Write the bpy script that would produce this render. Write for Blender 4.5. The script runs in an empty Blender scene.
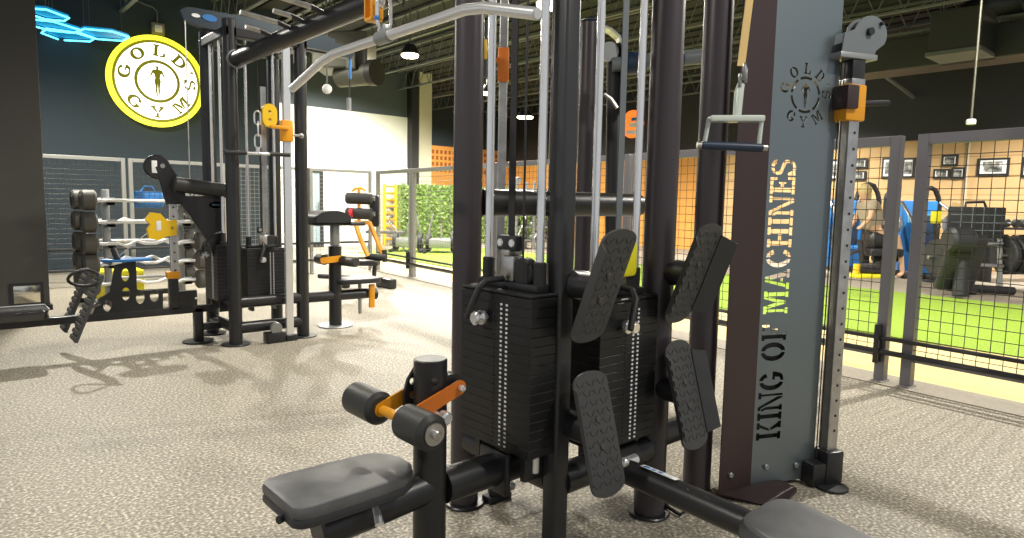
import bpy, bmesh, math, random
from mathutils import Vector, Matrix
from mathutils.geometry import delaunay_2d_cdt
random.seed(7)
S = bpy.context.scene
COL = S.collection
R = math.radians; UZ = Vector((0, 0, 1))
V = Vector
# ------------------------------------------------------------------ camera model (metres; X/Y run along the two fences)
H = 1.25; FP = 665.0
PITCH, ROLL, YAW = R(5.67), R(1.07), R(-41.5)
fwd = V((math.sin(-YAW)*math.cos(PITCH), math.cos(YAW)*math.cos(PITCH), -math.sin(PITCH)))
r0 = V((math.cos(YAW), math.sin(YAW), 0)); u0 = r0.cross(fwd)
rgt = r0*math.cos(ROLL)+u0*math.sin(ROLL); upv = u0*math.cos(ROLL)-r0*math.sin(ROLL)
CAM = V((0, 0, H))
def ray(x, y): return fwd+rgt*((x-512)/FP)-upv*((y-269)/FP)
def az(x, y, z): d = ray(x, y); return CAM+d*((z-H)/d.z)
def ax(x, y, X): d = ray(x, y); return CAM+d*(X/d.x)
def ay(x, y, Y): d = ray(x, y); return CAM+d*(Y/d.y)
def ad(x, y, t): return CAM+ray(x, y)*t
cd = bpy.data.cameras.new('camera'); cam = bpy.data.objects.new('camera', cd); COL.objects.link(cam)
cd.sensor_width = 36; cd.lens = 36*FP/1024; cd.clip_start = .02; cd.clip_end = 200
m = Matrix((rgt, upv, -fwd)).transposed().to_4x4(); m.translation = CAM; cam.matrix_world = m
S.camera = cam

# ------------------------------------------------------------------ materials
def mat(name, col, rough=.5, metal=0, emit=None, es=1, bump=0, bscale=200, var=0, vscale=8, spec=.5, coat=0):
    M = bpy.data.materials.new(name); M.use_nodes = True
    nt = M.node_tree; b = nt.nodes['Principled BSDF']
    b.inputs['Base Color'].default_value = (*col, 1); b.inputs['Roughness'].default_value = rough
    b.inputs['Metallic'].default_value = metal; b.inputs['Specular IOR Level'].default_value = spec
    if coat: b.inputs['Coat Weight'].default_value = coat; b.inputs['Coat Roughness'].default_value = .12
    if emit: b.inputs['Emission Color'].default_value = (*emit, 1); b.inputs['Emission Strength'].default_value = es
    if var or bump:
        tc = nt.nodes.new('ShaderNodeTexCoord')
    if var:
        n = nt.nodes.new('ShaderNodeTexNoise'); n.inputs['Scale'].default_value = vscale; n.inputs['Detail'].default_value = 5
        nt.links.new(tc.outputs['Object'], n.inputs['Vector'])
        r = nt.nodes.new('ShaderNodeMapRange'); r.inputs['From Min'].default_value = .3; r.inputs['From Max'].default_value = .7
        r.inputs['To Min'].default_value = 1-var; r.inputs['To Max'].default_value = 1+var
        mx = nt.nodes.new('ShaderNodeVectorMath'); mx.operation = 'SCALE'; mx.inputs[0].default_value = col
        nt.links.new(n.outputs['Fac'], r.inputs['Value']); nt.links.new(r.outputs[0], mx.inputs['Scale'])
        nt.links.new(mx.outputs[0], b.inputs['Base Color'])
    if bump:
        n2 = nt.nodes.new('ShaderNodeTexNoise'); n2.inputs['Scale'].default_value = bscale; n2.inputs['Detail'].default_value = 2
        nt.links.new(tc.outputs['Object'], n2.inputs['Vector'])
        bp = nt.nodes.new('ShaderNodeBump'); bp.inputs['Strength'].default_value = bump; bp.inputs['Distance'].default_value = .003
        nt.links.new(n2.outputs['Fac'], bp.inputs['Height']); nt.links.new(bp.outputs[0], b.inputs['Normal'])
    return M
def ramp_mat(name, kind, scale, stops, rough=.8, bump=0, stretch=None, detail=3, bd=.004, spec=.4):
    M = bpy.data.materials.new(name); M.use_nodes = True
    nt = M.node_tree; b = nt.nodes['Principled BSDF']; b.inputs['Roughness'].default_value = rough; b.inputs['Specular IOR Level'].default_value = spec
    tc = nt.nodes.new('ShaderNodeTexCoord'); mp = nt.nodes.new('ShaderNodeMapping'); nt.links.new(tc.outputs['Object'], mp.inputs['Vector'])
    if stretch: mp.inputs['Scale'].default_value = stretch
    if kind == 'voronoi':
        t = nt.nodes.new('ShaderNodeTexVoronoi'); t.inputs['Scale'].default_value = scale; sep = nt.nodes.new('ShaderNodeSeparateColor')
        nt.links.new(t.outputs['Color'], sep.inputs[0]); out = sep.outputs[0]
    else:
        t = nt.nodes.new('ShaderNodeTexNoise'); t.inputs['Scale'].default_value = scale; t.inputs['Detail'].default_value = detail; out = t.outputs['Fac']
    nt.links.new(mp.outputs[0], t.inputs['Vector'])
    cr = nt.nodes.new('ShaderNodeValToRGB'); nt.links.new(out, cr.inputs['Fac'])
    e = cr.color_ramp.elements
    while len(e) < len(stops): e.new(.5)
    for q, (p, c) in zip(e, stops): q.position = p; q.color = (*c, 1)
    nt.links.new(cr.outputs[0], b.inputs['Base Color'])
    if bump:
        bp = nt.nodes.new('ShaderNodeBump'); bp.inputs['Strength'].default_value = bump; bp.inputs['Distance'].default_value = bd
        nt.links.new(out, bp.inputs['Height']); nt.links.new(bp.outputs[0], b.inputs['Normal'])
    return M
def s2l(r, g, b): return tuple(((c/255/12.92) if c/255 < .04045 else ((c/255+.055)/1.055)**2.4) for c in (r, g, b))
BLACK = mat('black_powder_coat', (.017, .0165, .018), .34, 0, bump=.08, bscale=350)
BLACKM = mat('matte_black', (.014, .014, .015), .6)
STACK = mat('black_weight_plate', (.011, .011, .012), .42, .2, var=.25, vscale=14)
UPRG = mat('black_upright_sheen', (.042, .042, .045), .36, .3)  # black upright; its grey reflection is painted in as base colour
VINYL = mat('black_vinyl', (.02, .02, .022), .42, bump=.12, bscale=260)
SEATV = mat('worn_grey_vinyl', (.095, .095, .097), .46, bump=.2, bscale=220, var=.4, vscale=6)
SEATSIDE = mat('dark_grey_vinyl', (.028, .028, .032), .5, bump=.15, bscale=220)
FOAM = mat('black_foam', (.028, .028, .026), .48, bump=.1, bscale=150)
CHROME = mat('chrome', (.82, .82, .83), .18, .72)
POLE = mat('black_pole_lit_tone', (.046, .037, .041), .36, .1)  # black coat lightened: lit tone and flare are put into the colour
POLISH = mat('polished_bar', (.74, .74, .74), .28, .6)
STEEL = mat('brushed_steel', (.5, .49, .47), .32, 1, var=.15, vscale=20)
ZINC = mat('zinc_grey_paint', (.33, .34, .34), .4, .6)
SATIN = mat('dark_steel_glare_tint', (.20, .235, .25), .33, .75, bump=.05, bscale=400)  # panel front: glare on the dark sheet is put into this paler colour
MAROON = mat('brown_and_dim_steel', (.050, .030, .030), .42, .3)  # own brown on small parts; on side_panel a painted dim reflection
GREYPAINT = mat('grey_blue_paint', (.16, .18, .19), .45, .2)
ORANGE = mat('orange_paint', (.62, .16, .012), .4)
AMBER = mat('amber_paint', (.75, .32, .01), .4)
YELLOW = mat('yellow_paint', (.80, .50, .01), .42)
LEMON = mat('lemon_paint', (.8, .72, .02), .5)
BLUEP = mat('blue_paint', (.02, .16, .45), .4)
NAVY = mat('navy_cover', (.014, .03, .06), .4)
SKYB = mat('sky_blue_cover', (.10, .36, .62), .45)
WHITE = mat('white_paint', (.8, .8, .8), .5)
RED = mat('red_paint', (.6, .03, .04), .5)
TREAD = mat('diamond_plate_rubber', (.05, .05, .05), .55, bump=.2, bscale=300)
PLATEB = mat('rubber_plate', (.016, .016, .016), .6)
IRON = mat('barbell_head', (.07, .065, .055), .55)
STRAP = mat('tan_strap', (.72, .50, .20), .7)
CLEAR = mat('frosted_clear_plastic', (.55, .6, .55), .25)
FRAMEG = mat('fence_grey_steel', (.17, .165, .18), .42, .5)
FRAMEL = mat('fence_light_steel', (.30, .30, .28), .42, .4)
WIRE = mat('fence_wire', (.05, .05, .045), .5, .4)
WIREL = mat('fence_wire_light', (.24, .24, .22), .5, .4)
DARKWALL = mat('charcoal_wall_paint', (.020, .033, .043), .75, bump=.05, bscale=90)
SLATE = mat('slate_wall_paint', (.065, .08, .092), .75)
CREAM = mat('white_wall_paint', (.78, .76, .70), .7)
PILLARM = mat('charcoal_pillar', (.062, .058, .052), .55, bump=.04, bscale=120)
BEIGE = mat('beige_column', (.50, .46, .36), .7)
CEIL = mat('black_ceiling', (.017, .018, .018), .85)
JOIST = mat('grey_joist', (.11, .118, .115), .6)
DUCT = mat('dark_duct', (.045, .045, .042), .5, .3)
DUCTL = mat('grey_duct', (.10, .10, .075), .5, .3)
LAMPM = mat('lamp_lens', (1, .9, .7), .5, emit=(1, .86, .55), es=22)
SIGNW = mat('sign_white_glow', (.9, .9, .85), .5, emit=(1, .97, .80), es=2.2)
SIGNY = mat('sign_yellow_glow', (.9, .9, .1), .5, emit=(.88, .86, .03), es=1.6)
SIGNO = mat('sign_olive', (.20, .19, .01), .6, emit=(.20, .19, .0), es=.45)
NEON = mat('neon_blue', (.1, .7, 1), .5, emit=(.10, .72, 1.0), es=3.2)
HEXB = mat('hex_blue_panel', (.0, .12, .25), .5, emit=(.0, .16, .34), es=.9)
SIGNR = mat('sign_orange', (.9, .2, .03), .5, emit=(1, .22, .03), es=.8)
FLOOR = ramp_mat('speckled_rubber', 'noise', 74, [(.34, s2l(108, 102, 91)), (.46, s2l(133, 126, 112)), (.55, s2l(156, 148, 132)), (.68, s2l(212, 205, 188))], .6, bump=.08, detail=3)
STRIP = mat('grey_rubber_strip', s2l(140, 132, 118), .7, var=.15, vscale=40)
LANE = ramp_mat('pale_wood_lane', 'noise', 3, [(.35, s2l(196, 174, 116)), (.65, s2l(214, 194, 138))], .55, stretch=(6, .25, 1))
TURF = ramp_mat('green_turf', 'noise', 60, [(.3, s2l(92, 118, 26)), (.55, s2l(124, 150, 44)), (.75, s2l(152, 176, 74))], .9, bump=.4, bd=.01)
FARFLOOR = ramp_mat('grey_gym_floor', 'noise', 70, [(.35, s2l(120, 112, 100)), (.65, s2l(160, 150, 136))], .7)
HEDGEM = ramp_mat('hedge_green', 'noise', 14, [(.3, s2l(70, 100, 30)), (.5, s2l(120, 150, 70)), (.7, s2l(180, 200, 130))], .9)
OCHRE = mat('ochre_panel', s2l(214, 150, 70), .7)
OCHRED = mat('ochre_cutout', s2l(150, 84, 30), .8)
PHOTO = ramp_mat('grey_photo_print', 'noise', 9, [(.35, (.03, .03, .03)), (.55, (.3, .3, .28)), (.65, (.75, .73, .66))], .5)
MIRRORM = mat('mirror_plate', (.75, .72, .62), .12, 1, bump=.3, bscale=30)
SKIN = mat('skin', (.55, .33, .2), .6); HAIR = mat('blond_hair', (.55, .42, .2), .7); SHIRT = mat('beige_shirt', (.33, .27, .19), .85)
def brick_mat():
    M = bpy.data.materials.new('tan_block_wall'); M.use_nodes = True; nt = M.node_tree; b = nt.nodes['Principled BSDF']; b.inputs['Roughness'].default_value = .8
    tc = nt.nodes.new('ShaderNodeTexCoord'); mp = nt.nodes.new('ShaderNodeMapping'); mp.inputs['Rotation'].default_value = (R(90), 0, R(90))
    nt.links.new(tc.outputs['Object'], mp.inputs['Vector'])
    t = nt.nodes.new('ShaderNodeTexBrick'); nt.links.new(mp.outputs[0], t.inputs['Vector'])
    t.inputs['Color1'].default_value = (*s2l(200, 168, 122), 1); t.inputs['Color2'].default_value = (*s2l(188, 154, 108), 1); t.inputs['Mortar'].default_value = (*s2l(170, 134, 88), 1)
    t.inputs['Scale'].default_value = 1; t.inputs['Brick Width'].default_value = .4; t.inputs['Row Height'].default_value = .2; t.inputs['Mortar Size'].default_value = .012
    nt.links.new(t.outputs['Color'], b.inputs['Base Color']); return M
BRICK = brick_mat()

# ------------------------------------------------------------------ mesh builder
class B:
    def __init__(s, xf=None): s.bm = bmesh.new(); s.xf = xf or Matrix()
    def _p(s, p): return s.xf @ V(p)
    def poly(s, pts, faces):
        vs = [s.bm.verts.new(s._p(p)) for p in pts]
        for f in faces:
            try: s.bm.faces.new([vs[i] for i in f])
            except ValueError: pass
        return s
    def box(s, lo, hi, bev=0, seg=2):
        c = (V(lo)+V(hi))/2; d = (V(hi)-V(lo))/2
        return s.obox(c, (abs(d.x), 0, 0), (0, abs(d.y), 0), (0, 0, abs(d.z)), bev, seg)
    def obox(s, c, a, b, d, bev=0, seg=2):
        c, a, b, d = V(c), V(a), V(b), V(d)
        t = bmesh.new()
        vs = [t.verts.new(s._p(c+a*i+b*j+d*k)) for i in (-1, 1) for j in (-1, 1) for k in (-1, 1)]
        for f in ((0, 1, 3, 2), (4, 6, 7, 5), (0, 4, 5, 1), (2, 3, 7, 6), (0, 2, 6, 4), (1, 5, 7, 3)): t.faces.new([vs[i] for i in f])
        bmesh.ops.recalc_face_normals(t, faces=t.faces)
        if bev: bmesh.ops.bevel(t, geom=t.edges[:], offset=bev, segments=seg, profile=.5, affect='EDGES')
        s._merge(t); return s
    def _merge(s, t):
        mp = {v: s.bm.verts.new(v.co) for v in t.verts}
        for f in t.faces: s.bm.faces.new([mp[v] for v in f.verts])
        t.free()
    def tube(s, p, q, r, n=16, r2=None, cap=True, bev=0):
        return s.path([p, q], r if r2 is None else [r, r2], n, cap, bev)
    def path(s, pts, r, n=10, cap=True, bev=0, sq=False):
        pts = [s._p(p) for p in pts]; N = len(pts)
        rs = r if isinstance(r, (list, tuple)) else [r]*N
        if bev:
            a, b = pts[0], pts[-1]; da = (pts[1]-a).normalized(); db = (pts[-2]-b).normalized()
            pts = [a, a+da*bev]+pts[1:-1]+[b+db*bev, b]; rs = [rs[0]-bev, rs[0]]+list(rs[1:-1])+[rs[-1], rs[-1]-bev]; N = len(pts)
        rings = []; prev = None
        for i in range(N):
            d = (pts[min(i+1, N-1)]-pts[max(i-1, 0)]).normalized()
            if prev is None:
                ref = V((0, 0, 1)) if abs(d.z) < .9 else V((1, 0, 0)); x = d.cross(ref).normalized()
            else: x = (prev-d*prev.dot(d)).normalized()
            prev = x; y = d.cross(x)
            ph = math.pi/n if sq else 0
            rings.append([s.bm.verts.new(pts[i]+(x*math.cos(2*math.pi*k/n+ph)+y*math.sin(2*math.pi*k/n+ph))*rs[i]) for k in range(n)])
        for a, b in zip(rings, rings[1:]):
            for k in range(n): s.bm.faces.new((a[k], a[(k+1) % n], b[(k+1) % n], b[k]))
        if cap: s.bm.faces.new(rings[0]); s.bm.faces.new(rings[-1])
        return s
    def disc(s, c, nrm, r, th, n=24, bev=0):
        c, nrm = V(c), V(nrm).normalized(); return s.tube(c-nrm*th/2, c+nrm*th/2, r, n, bev=bev)
    def ball(s, c, r, n=12, sc=(1, 1, 1)):
        t = bmesh.new(); bmesh.ops.create_uvsphere(t, u_segments=n, v_segments=max(6, n*2//3), radius=1)
        for v in t.verts: v.co = s._p(V(c)+V((v.co.x*r*sc[0], v.co.y*r*sc[1], v.co.z*r*sc[2])))
        s._merge(t); return s
    def plate(s, outer, holes, o, u, v, th):
        "flat plate with holes: 2D loops in the frame o,u,v, extruded by th along u x v; overlapping holes merge"
        o, u, v = V(o), V(u), V(v); n = u.cross(v).normalized()*th
        loops = [[V((a, b)) for a, b in L] for L in [outer]+list(holes)]
        pts = [p for L in loops for p in L]; ed = []; i0 = 0
        for L in loops: ed += [(i0+i, i0+(i+1) % len(L)) for i in range(len(L))]; i0 += len(L)
        P, _, F, _, _, _ = delaunay_2d_cdt(pts, ed, [], 0, 1e-6)
        def inside(q, L):
            c = False; j = len(L)-1
            for i in range(len(L)):
                a, b = L[i], L[j]
                if (a.y > q.y) != (b.y > q.y) and q.x < (b.x-a.x)*(q.y-a.y)/(b.y-a.y)+a.x: c = not c
                j = i
            return c
        bb = [(min(p.x for p in L), max(p.x for p in L), min(p.y for p in L), max(p.y for p in L)) for L in loops]
        keep = []
        for f in F:
            q = sum((P[i] for i in f), V((0, 0)))/len(f)
            if inside(q, loops[0]) and not any(B4[0] <= q.x <= B4[1] and B4[2] <= q.y <= B4[3] and inside(q, L) for L, B4 in zip(loops[1:], bb[1:])): keep.append(f)
        used = {i for f in keep for i in f}; A = {}; C = {}
        for i in used:
            w = o+u*P[i].x+v*P[i].y; A[i] = s.bm.verts.new(s._p(w)); C[i] = s.bm.verts.new(s._p(w+n))
        cnt = {}
        for f in keep:
            s.bm.faces.new([A[i] for i in f]); s.bm.faces.new([C[i] for i in reversed(f)])
            for i in range(len(f)):
                e = (f[i], f[(i+1) % len(f)]); cnt[tuple(sorted(e))] = None if tuple(sorted(e)) in cnt else e
        for e in cnt.values():
            if e: s.bm.faces.new((A[e[0]], A[e[1]], C[e[1]], C[e[0]]))
        return s
    def extr(s, outer, o, u, v, th): return s.plate(outer, [], o, u, v, th)
    def build(s, name, material, parent=None, org=None, smooth=True, angle=35):
        bmesh.ops.recalc_face_normals(s.bm, faces=s.bm.faces)
        org = V(org) if org is not None else V((0, 0, 0))
        for v in s.bm.verts: v.co -= org
        me = bpy.data.meshes.new(name); s.bm.to_mesh(me); s.bm.free()
        if smooth:
            me.shade_smooth(); me.set_sharp_from_angle(angle=R(angle))
        me.materials.append(material)
        o = bpy.data.objects.new(name, me); COL.objects.link(o)
        if parent is not None: o.parent = parent
        else: o.location = org
        return o
def circ(cx, cy, rx, ry=None, n=20, a0=0, a1=360):
    ry = rx if ry is None else ry
    full = abs(a1-a0) >= 359.9
    return [(cx+rx*math.cos(R(a0+(a1-a0)*i/(n if full else n-1))), cy+ry*math.sin(R(a0+(a1-a0)*i/(n if full else n-1)))) for i in range(n)]
def capsule(x0, y0, x1, y1, r, n=8):
    a = math.atan2(y1-y0, x1-x0); P = []
    for i in range(n+1): t = a-math.pi/2+math.pi*i/n; P.append((x1+r*math.cos(t), y1+r*math.sin(t)))
    for i in range(n+1): t = a+math.pi/2+math.pi*i/n; P.append((x0+r*math.cos(t), y0+r*math.sin(t)))
    return P
def thing(name, loc, label, cat, group=None):
    o = bpy.data.objects.new(name, None); COL.objects.link(o); o.location = loc; o.empty_display_size = .1
    o['label'] = label; o['category'] = cat
    if group: o['group'] = group
    return o
def tag(o, label, cat, group=None):
    o['label'] = label; o['category'] = cat
    if group: o['group'] = group
    return o
def struct(o): o['kind'] = 'structure'; return o
def copy_tree(o, parent=None):
    c = o.copy(); COL.objects.link(c)
    if parent is not None: c.parent = parent
    for ch in list(o.children): copy_tree(ch, c)
    return c
class T:
    "a thing being built in world coordinates: t.p(name, builder, material) adds a part"
    def __init__(s, name, loc, label, cat, group=None): s.o = thing(name, loc, label, cat, group); s.loc = V(loc)
    def p(s, name, b, m, parent=None, **k): return b.build(name, m, parent or s.o, s.loc, **k)
def cushion(b, outline, o, u, v, th, bev=.015):
    "padded slab: rounded outline in the frame o,u,v, thickness th along u x v, edges rounded"
    o, u, v = V(o), V(u), V(v); n = u.cross(v).normalized()
    cx = sum(p[0] for p in outline)/len(outline); cy = sum(p[1] for p in outline)/len(outline)
    def ins(d): return [(cx+(x-cx)*(1-d/max(.001, math.hypot(x-cx, y-cy))), cy+(y-cy)*(1-d/max(.001, math.hypot(x-cx, y-cy)))) for x, y in outline]
    rings = []
    prof = [(bev, 0), (bev*.3, bev*.3), (0, bev), (0, th-bev), (bev*.3, th-bev*.3), (bev, th)]
    for d, h in prof: rings.append([b.bm.verts.new(b._p(o+u*x+v*y+n*h)) for x, y in ins(d)])
    k = len(outline)
    for A, C in zip(rings, rings[1:]):
        for i in range(k): b.bm.faces.new((A[i], A[(i+1) % k], C[(i+1) % k], C[i]))
    b.bm.faces.new(rings[0]); b.bm.faces.new(rings[-1]); return b
def rrect(w, h, r, n=5):
    P = []
    for cx, cy, a in ((w/2-r, h/2-r, 0), (-w/2+r, h/2-r, 90), (-w/2+r, -h/2+r, 180), (w/2-r, -h/2+r, 270)):
        P += circ(cx, cy, r, r, n, a, a+90)
    return P

# ------------------------------------------------------------------ lettering: slab-serif stencil pieces in a unit-high cell
def ib(x0, x1, y0=0, y1=1, stem=.2, sf=.13):
    c = (x0+x1)/2; a, b = c-stem/2, c+stem/2
    return [(x0, y0), (x1, y0), (x1, y0+sf), (b, y0+sf), (b, y1-sf), (x1, y1-sf), (x1, y1), (x0, y1), (x0, y1-sf), (a, y1-sf), (a, y0+sf), (x0, y0+sf)]
def band(cx, cy, rx, ry, t, a0, a1, n=9, ty=None):
    ty = ty or t*.7
    return circ(cx, cy, rx, ry, n, a0, a1)+list(reversed(circ(cx, cy, rx-t, ry-ty, n, a0, a1)))
G_ = .035
def letter(c, solid=False):
    e = 12 if solid else 0
    if c == 'I': return .36, [ib(0, .36)]
    if c == 'K': return .86, [ib(0, .36), [(.40, .46), (.60, .87), (.52, .87), (.52, 1), (.84, 1), (.84, .87), (.76, .87), (.54, .5)], [(.44, .40), (.56, .46), (.80, .13), (.86, .13), (.86, 0), (.54, 0), (.54, .12), (.58, .13)]]
    if c == 'N': return .88, [[(0, 0), (.26, 0), (.26, .13), (.19, .13), (.19, .66), (.09, .86), (0, .87), (0, .74), (.05, .72), (.05, .13), (0, .13)], [(.02, 1), (.2, 1), (.66, .2), (.66, 0), (.60, 0), (.14, .86), (.02, .89)], [(.70, 0), (.80, 0), (.80, .87), (.88, .87), (.88, 1), (.58, 1), (.58, .87), (.70, .87)]]
    if c == 'O': return .88, [band(.42, .5, .42, .5, .23, 94-e, 266+e), band(.46, .5, .42, .5, .23, -86-e, 86+e)]
    if c == 'D': return .86, [ib(0, .36), band(.42-e*.009, .5, .44+e*.009, .5, .22, -84-e, 84+e)]
    if c == 'C': return .84, [band(.42, .5, .42, .5, .23, 98, 262), band(.46, .5, .40, .5, .22, 28, 88, 6)+[], band(.46, .5, .40, .5, .22, -88, -28, 6)]
    if c == 'G': return .88, [band(.42, .5, .42, .5, .23, 98-e, 262+e), band(.46, .5, .40, .5, .22, 28, 88+e, 6), [(.46-e*.008, 0), (.66, .03), (.78, .10), (.88, .34), (.88, .47), (.50, .47), (.50, .36), (.64, .36), (.62, .18), (.46, .12)]]
    if c == 'F': return .74, [ib(0, .36), [(.40, .87), (.40, 1), (.74, 1), (.74, .70), (.64, .70), (.60, .87)], [(.32, .44), (.32, .58), (.46, .58), (.46, .66), (.54, .66), (.54, .36), (.46, .36), (.46, .44)]]
    if c == 'E': return .76, [ib(0, .36), [(.40, .87), (.40, 1), (.74, 1), (.74, .72), (.64, .72), (.60, .87)], [(.32, .44), (.32, .58), (.46, .58), (.46, .66), (.54, .66), (.54, .36), (.46, .36), (.46, .44)], [(.40, 0), (.76, 0), (.76, .30), (.66, .30), (.62, .13), (.40, .13)]]
    if c == 'L': return .74, [ib(0, .36), [(.40, 0), (.74, 0), (.74, .36), (.63, .36), (.59, .13), (.40, .13)]]
    if c == 'M': return 1.04, [ib(0, .28, 0, 1, .12), [(.24, .80), (.26, 1), (.34, 1), (.51, .52), (.51, .10), (.46, .10)], [(.54, .10), (.54, .52), (.70, 1), (.78, 1), (.80, .80), (.59, .10)], ib(.76, 1.04, 0, 1, .18)]
    if c == 'A': return .92, [[(0, 0), (.30, 0), (.30, .13), (.23, .13), (.42, .80), (.42, 1), (.36, 1), (.08, .13), (0, .13)], [(.46, 1), (.58, 1), (.84, .13), (.92, .13), (.92, 0), (.54, 0), (.54, .13), (.62, .13), (.46, .70)], [(.32, .26), (.34, .38), (.50, .38), (.53, .26)]]
    if c == 'H': return .90, [ib(0, .36), ib(.54, .90), [(.31, .43), (.31, .57), (.59, .57), (.59, .43)]]
    if c == 'S': return .70, [band(.35, .74, .35, .26, .2, 10, 84, 6, .13), [(.31, 1), (.12, .93), (0, .76), (.03, .60), (.16, .50), (.52, .40), (.56, .24), (.70, .30), (.68, .44), (.56, .54), (.22, .64), (.16, .74), (.22, .84), (.31, .87)], [(.35, 0), (.56, .05), (.68, .16), (.52, .20), (.47, .14), (.35, .13)], [(.31, 0), (.14, .02), (0, 0), (0, .32), (.10, .32), (.18, .18), (.31, .13)]]
    if c == 'Y': return .86, [[(0, 1), (.32, 1), (.32, .87), (.26, .87), (.42, .56), (.34, .46), (.08, .87), (0, .87)], [(.54, 1), (.86, 1), (.86, .87), (.78, .87), (.54, .46), (.46, .56), (.60, .87), (.54, .87)], [(.36, .42), (.51, .42), (.51, .13), (.62, .13), (.62, 0), (.24, 0), (.24, .13), (.36, .13)]]
    if c == "'": return .2, [[(.03, 1), (.2, 1), (.12, .70), (.05, .70)]]
    return .4, []
def text_run(txt, h, gap=.1, wf=1.0, space=.42):
    out, x = [], 0
    for ch in txt:
        if ch == ' ': x += space; continue
        w, P = letter(ch)
        out += [[((x+a*wf)*h, b*h) for a, b in L] for L in P]; x += w*wf+gap
    return out, (x-gap)*h
def text_arc(txt, rad, h, mid, span, top=True, wf=1.0, solid=False, per=False):
    "letters round a circle of radius rad (baseline), spread over span deg by their widths round mid (deg)"
    out = []; ws = [letter(c)[0]*wf+(.10 if c != "'" else -.02) for c in txt]; tot = sum(ws)-(ws[0]+ws[-1])/2; x = 0
    for i, ch in enumerate(txt):
        w, P = letter(ch, solid); w *= wf; f = x/tot-.5
        if i < len(txt)-1: x += (ws[i]+ws[i+1])/2
        t = R(mid-f*span) if top else R(mid+f*span)
        c, s = math.cos(t), math.sin(t)
        ux, uy, vx, vy = (s, -c, c, s) if top else (-s, c, -c, -s)
        bx, by = rad*c, rad*s
        pcs_ = [[(bx+ux*(a*wf-w/2)*h+vx*b*h, by+uy*(a*wf-w/2)*h+vy*b*h) for a, b in L] for L in P]
        if per: out.append(pcs_)
        else: out += pcs_
    return out
MAN = [(0, 1), (.07, .98), (.09, .88), (.05, .80), (.12, .76), (.28, .74), (.34, .62), (.40, .46), (.46, .34), (.42, .28), (.36, .34), (.26, .52), (.20, .48), (.14, .22), (.20, .02), (.16, -.22), (.12, -.44), (.14, -.62), (.08, -.92), (.14, -1), (0.02, -1), (.02, -.5), (0, -.1)]
MAN = MAN+[(-x, y) for x, y in reversed(MAN[1:-1])]
def man(s, cx=0, cy=0): return [(cx+x*s, cy+y*s) for x, y in MAN]

# ------------------------------------------------------------------ the setting
def fx(Y, d=0): return 5.0+1.05*Y/10.2+d
def slab(name, m, pts, z0, z1):
    b = B(); n = len(pts)
    b.poly([(x, y, z0) for x, y in pts]+[(x, y, z1) for x, y in pts], [tuple(range(n)), tuple(range(n, 2*n))]+[(i, (i+1) % n, n+(i+1) % n, n+i) for i in range(n)])
    return struct(b.build(name, m, smooth=False))
def boxs(name, m, lo, hi, bev=0): return struct(B().box(lo, hi, bev).build(name, m, org=((lo[0]+hi[0])/2, (lo[1]+hi[1])/2, lo[2]), smooth=False))
slab('floor', FLOOR, [(-7, -5), (20, -5), (20, 18), (-7, 18)], -.1, 0)
slab('floor_strip', STRIP, [(fx(-4, -.10), -4), (fx(-4, .24), -4), (fx(14.2, .24), 14.2), (fx(14.2, -.10), 14.2)], .001, .008)
slab('floor_lane', LANE, [(fx(-4, .24), -4), (fx(-4, 2.15), -4), (fx(14.2, 2.15), 14.2), (fx(14.2, .24), 14.2)], .001, .006)
slab('floor_turf', TURF, [(fx(-4, 2.15), -4), (fx(-4, 6.1), -4), (fx(14, 5.0), 14), (fx(15.5, 4.0), 15.5), (fx(14.2, 1.2), 14.2)], .001, .018)
slab('floor_gym', FARFLOOR, [(fx(-4, 6.1), -4), (17, -4), (17, 19.5), (9, 19.5), (fx(15.5, 4.0), 15.5), (fx(14, 5.0), 14)], .001, .005)
ZC = 4.9
boxs('wall_left', DARKWALL, (-4, 13.2, 0), (5.4, 13.45, ZC))
boxs('wall_back', CREAM, (5.2, 16.5, 0), (10.5, 16.75, 3.62))
boxs('wall_back_upper', SLATE, (5.2, 16.52, 3.62), (10.5, 16.75, ZC))
boxs('wall_return', DARKWALL, (5.2, 13.45, 0), (5.4, 16.5, ZC))
boxs('wall_end', DARKWALL, (10.4, 19.5, 3.2), (16.8, 19.7, ZC))
boxs('wall_end_panel', OCHRE, (10.4, 19.5, 0), (16.6, 19.7, 3.2))
boxs('wall_right', BRICK, (16.6, -5, 0), (16.8, 10.5, 2.80))
boxs('wall_right_far', OCHRE, (16.6, 10.5, 0), (16.8, 19.7, 2.80))
boxs('wall_right_upper', BLACKM, (16.55, -5, 2.80), (16.8, 19.7, ZC))
boxs('ceiling', CEIL, (-6, -1.5, ZC), (17, 20, ZC+.1))
boxs('trim_1', BLACKM, (10.5, 16.25, 0), (10.72, 16.8, ZC))
boxs('trim_2', BEIGE, (10.75, 16.25, 0), (11.17, 16.8, ZC))
b = B()                                               # cut-out rows of the ochre panels: raised dark lozenges
for i in range(30):
    for k in range(4):
        x = 11.3+i*.18; z = 2.36+k*.21
        b.obox((x, 19.494, z), (.05, 0, .0), (0, .004, 0), (0, 0, .065))
struct(b.build('trim_3', OCHRED, smooth=False))
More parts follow.
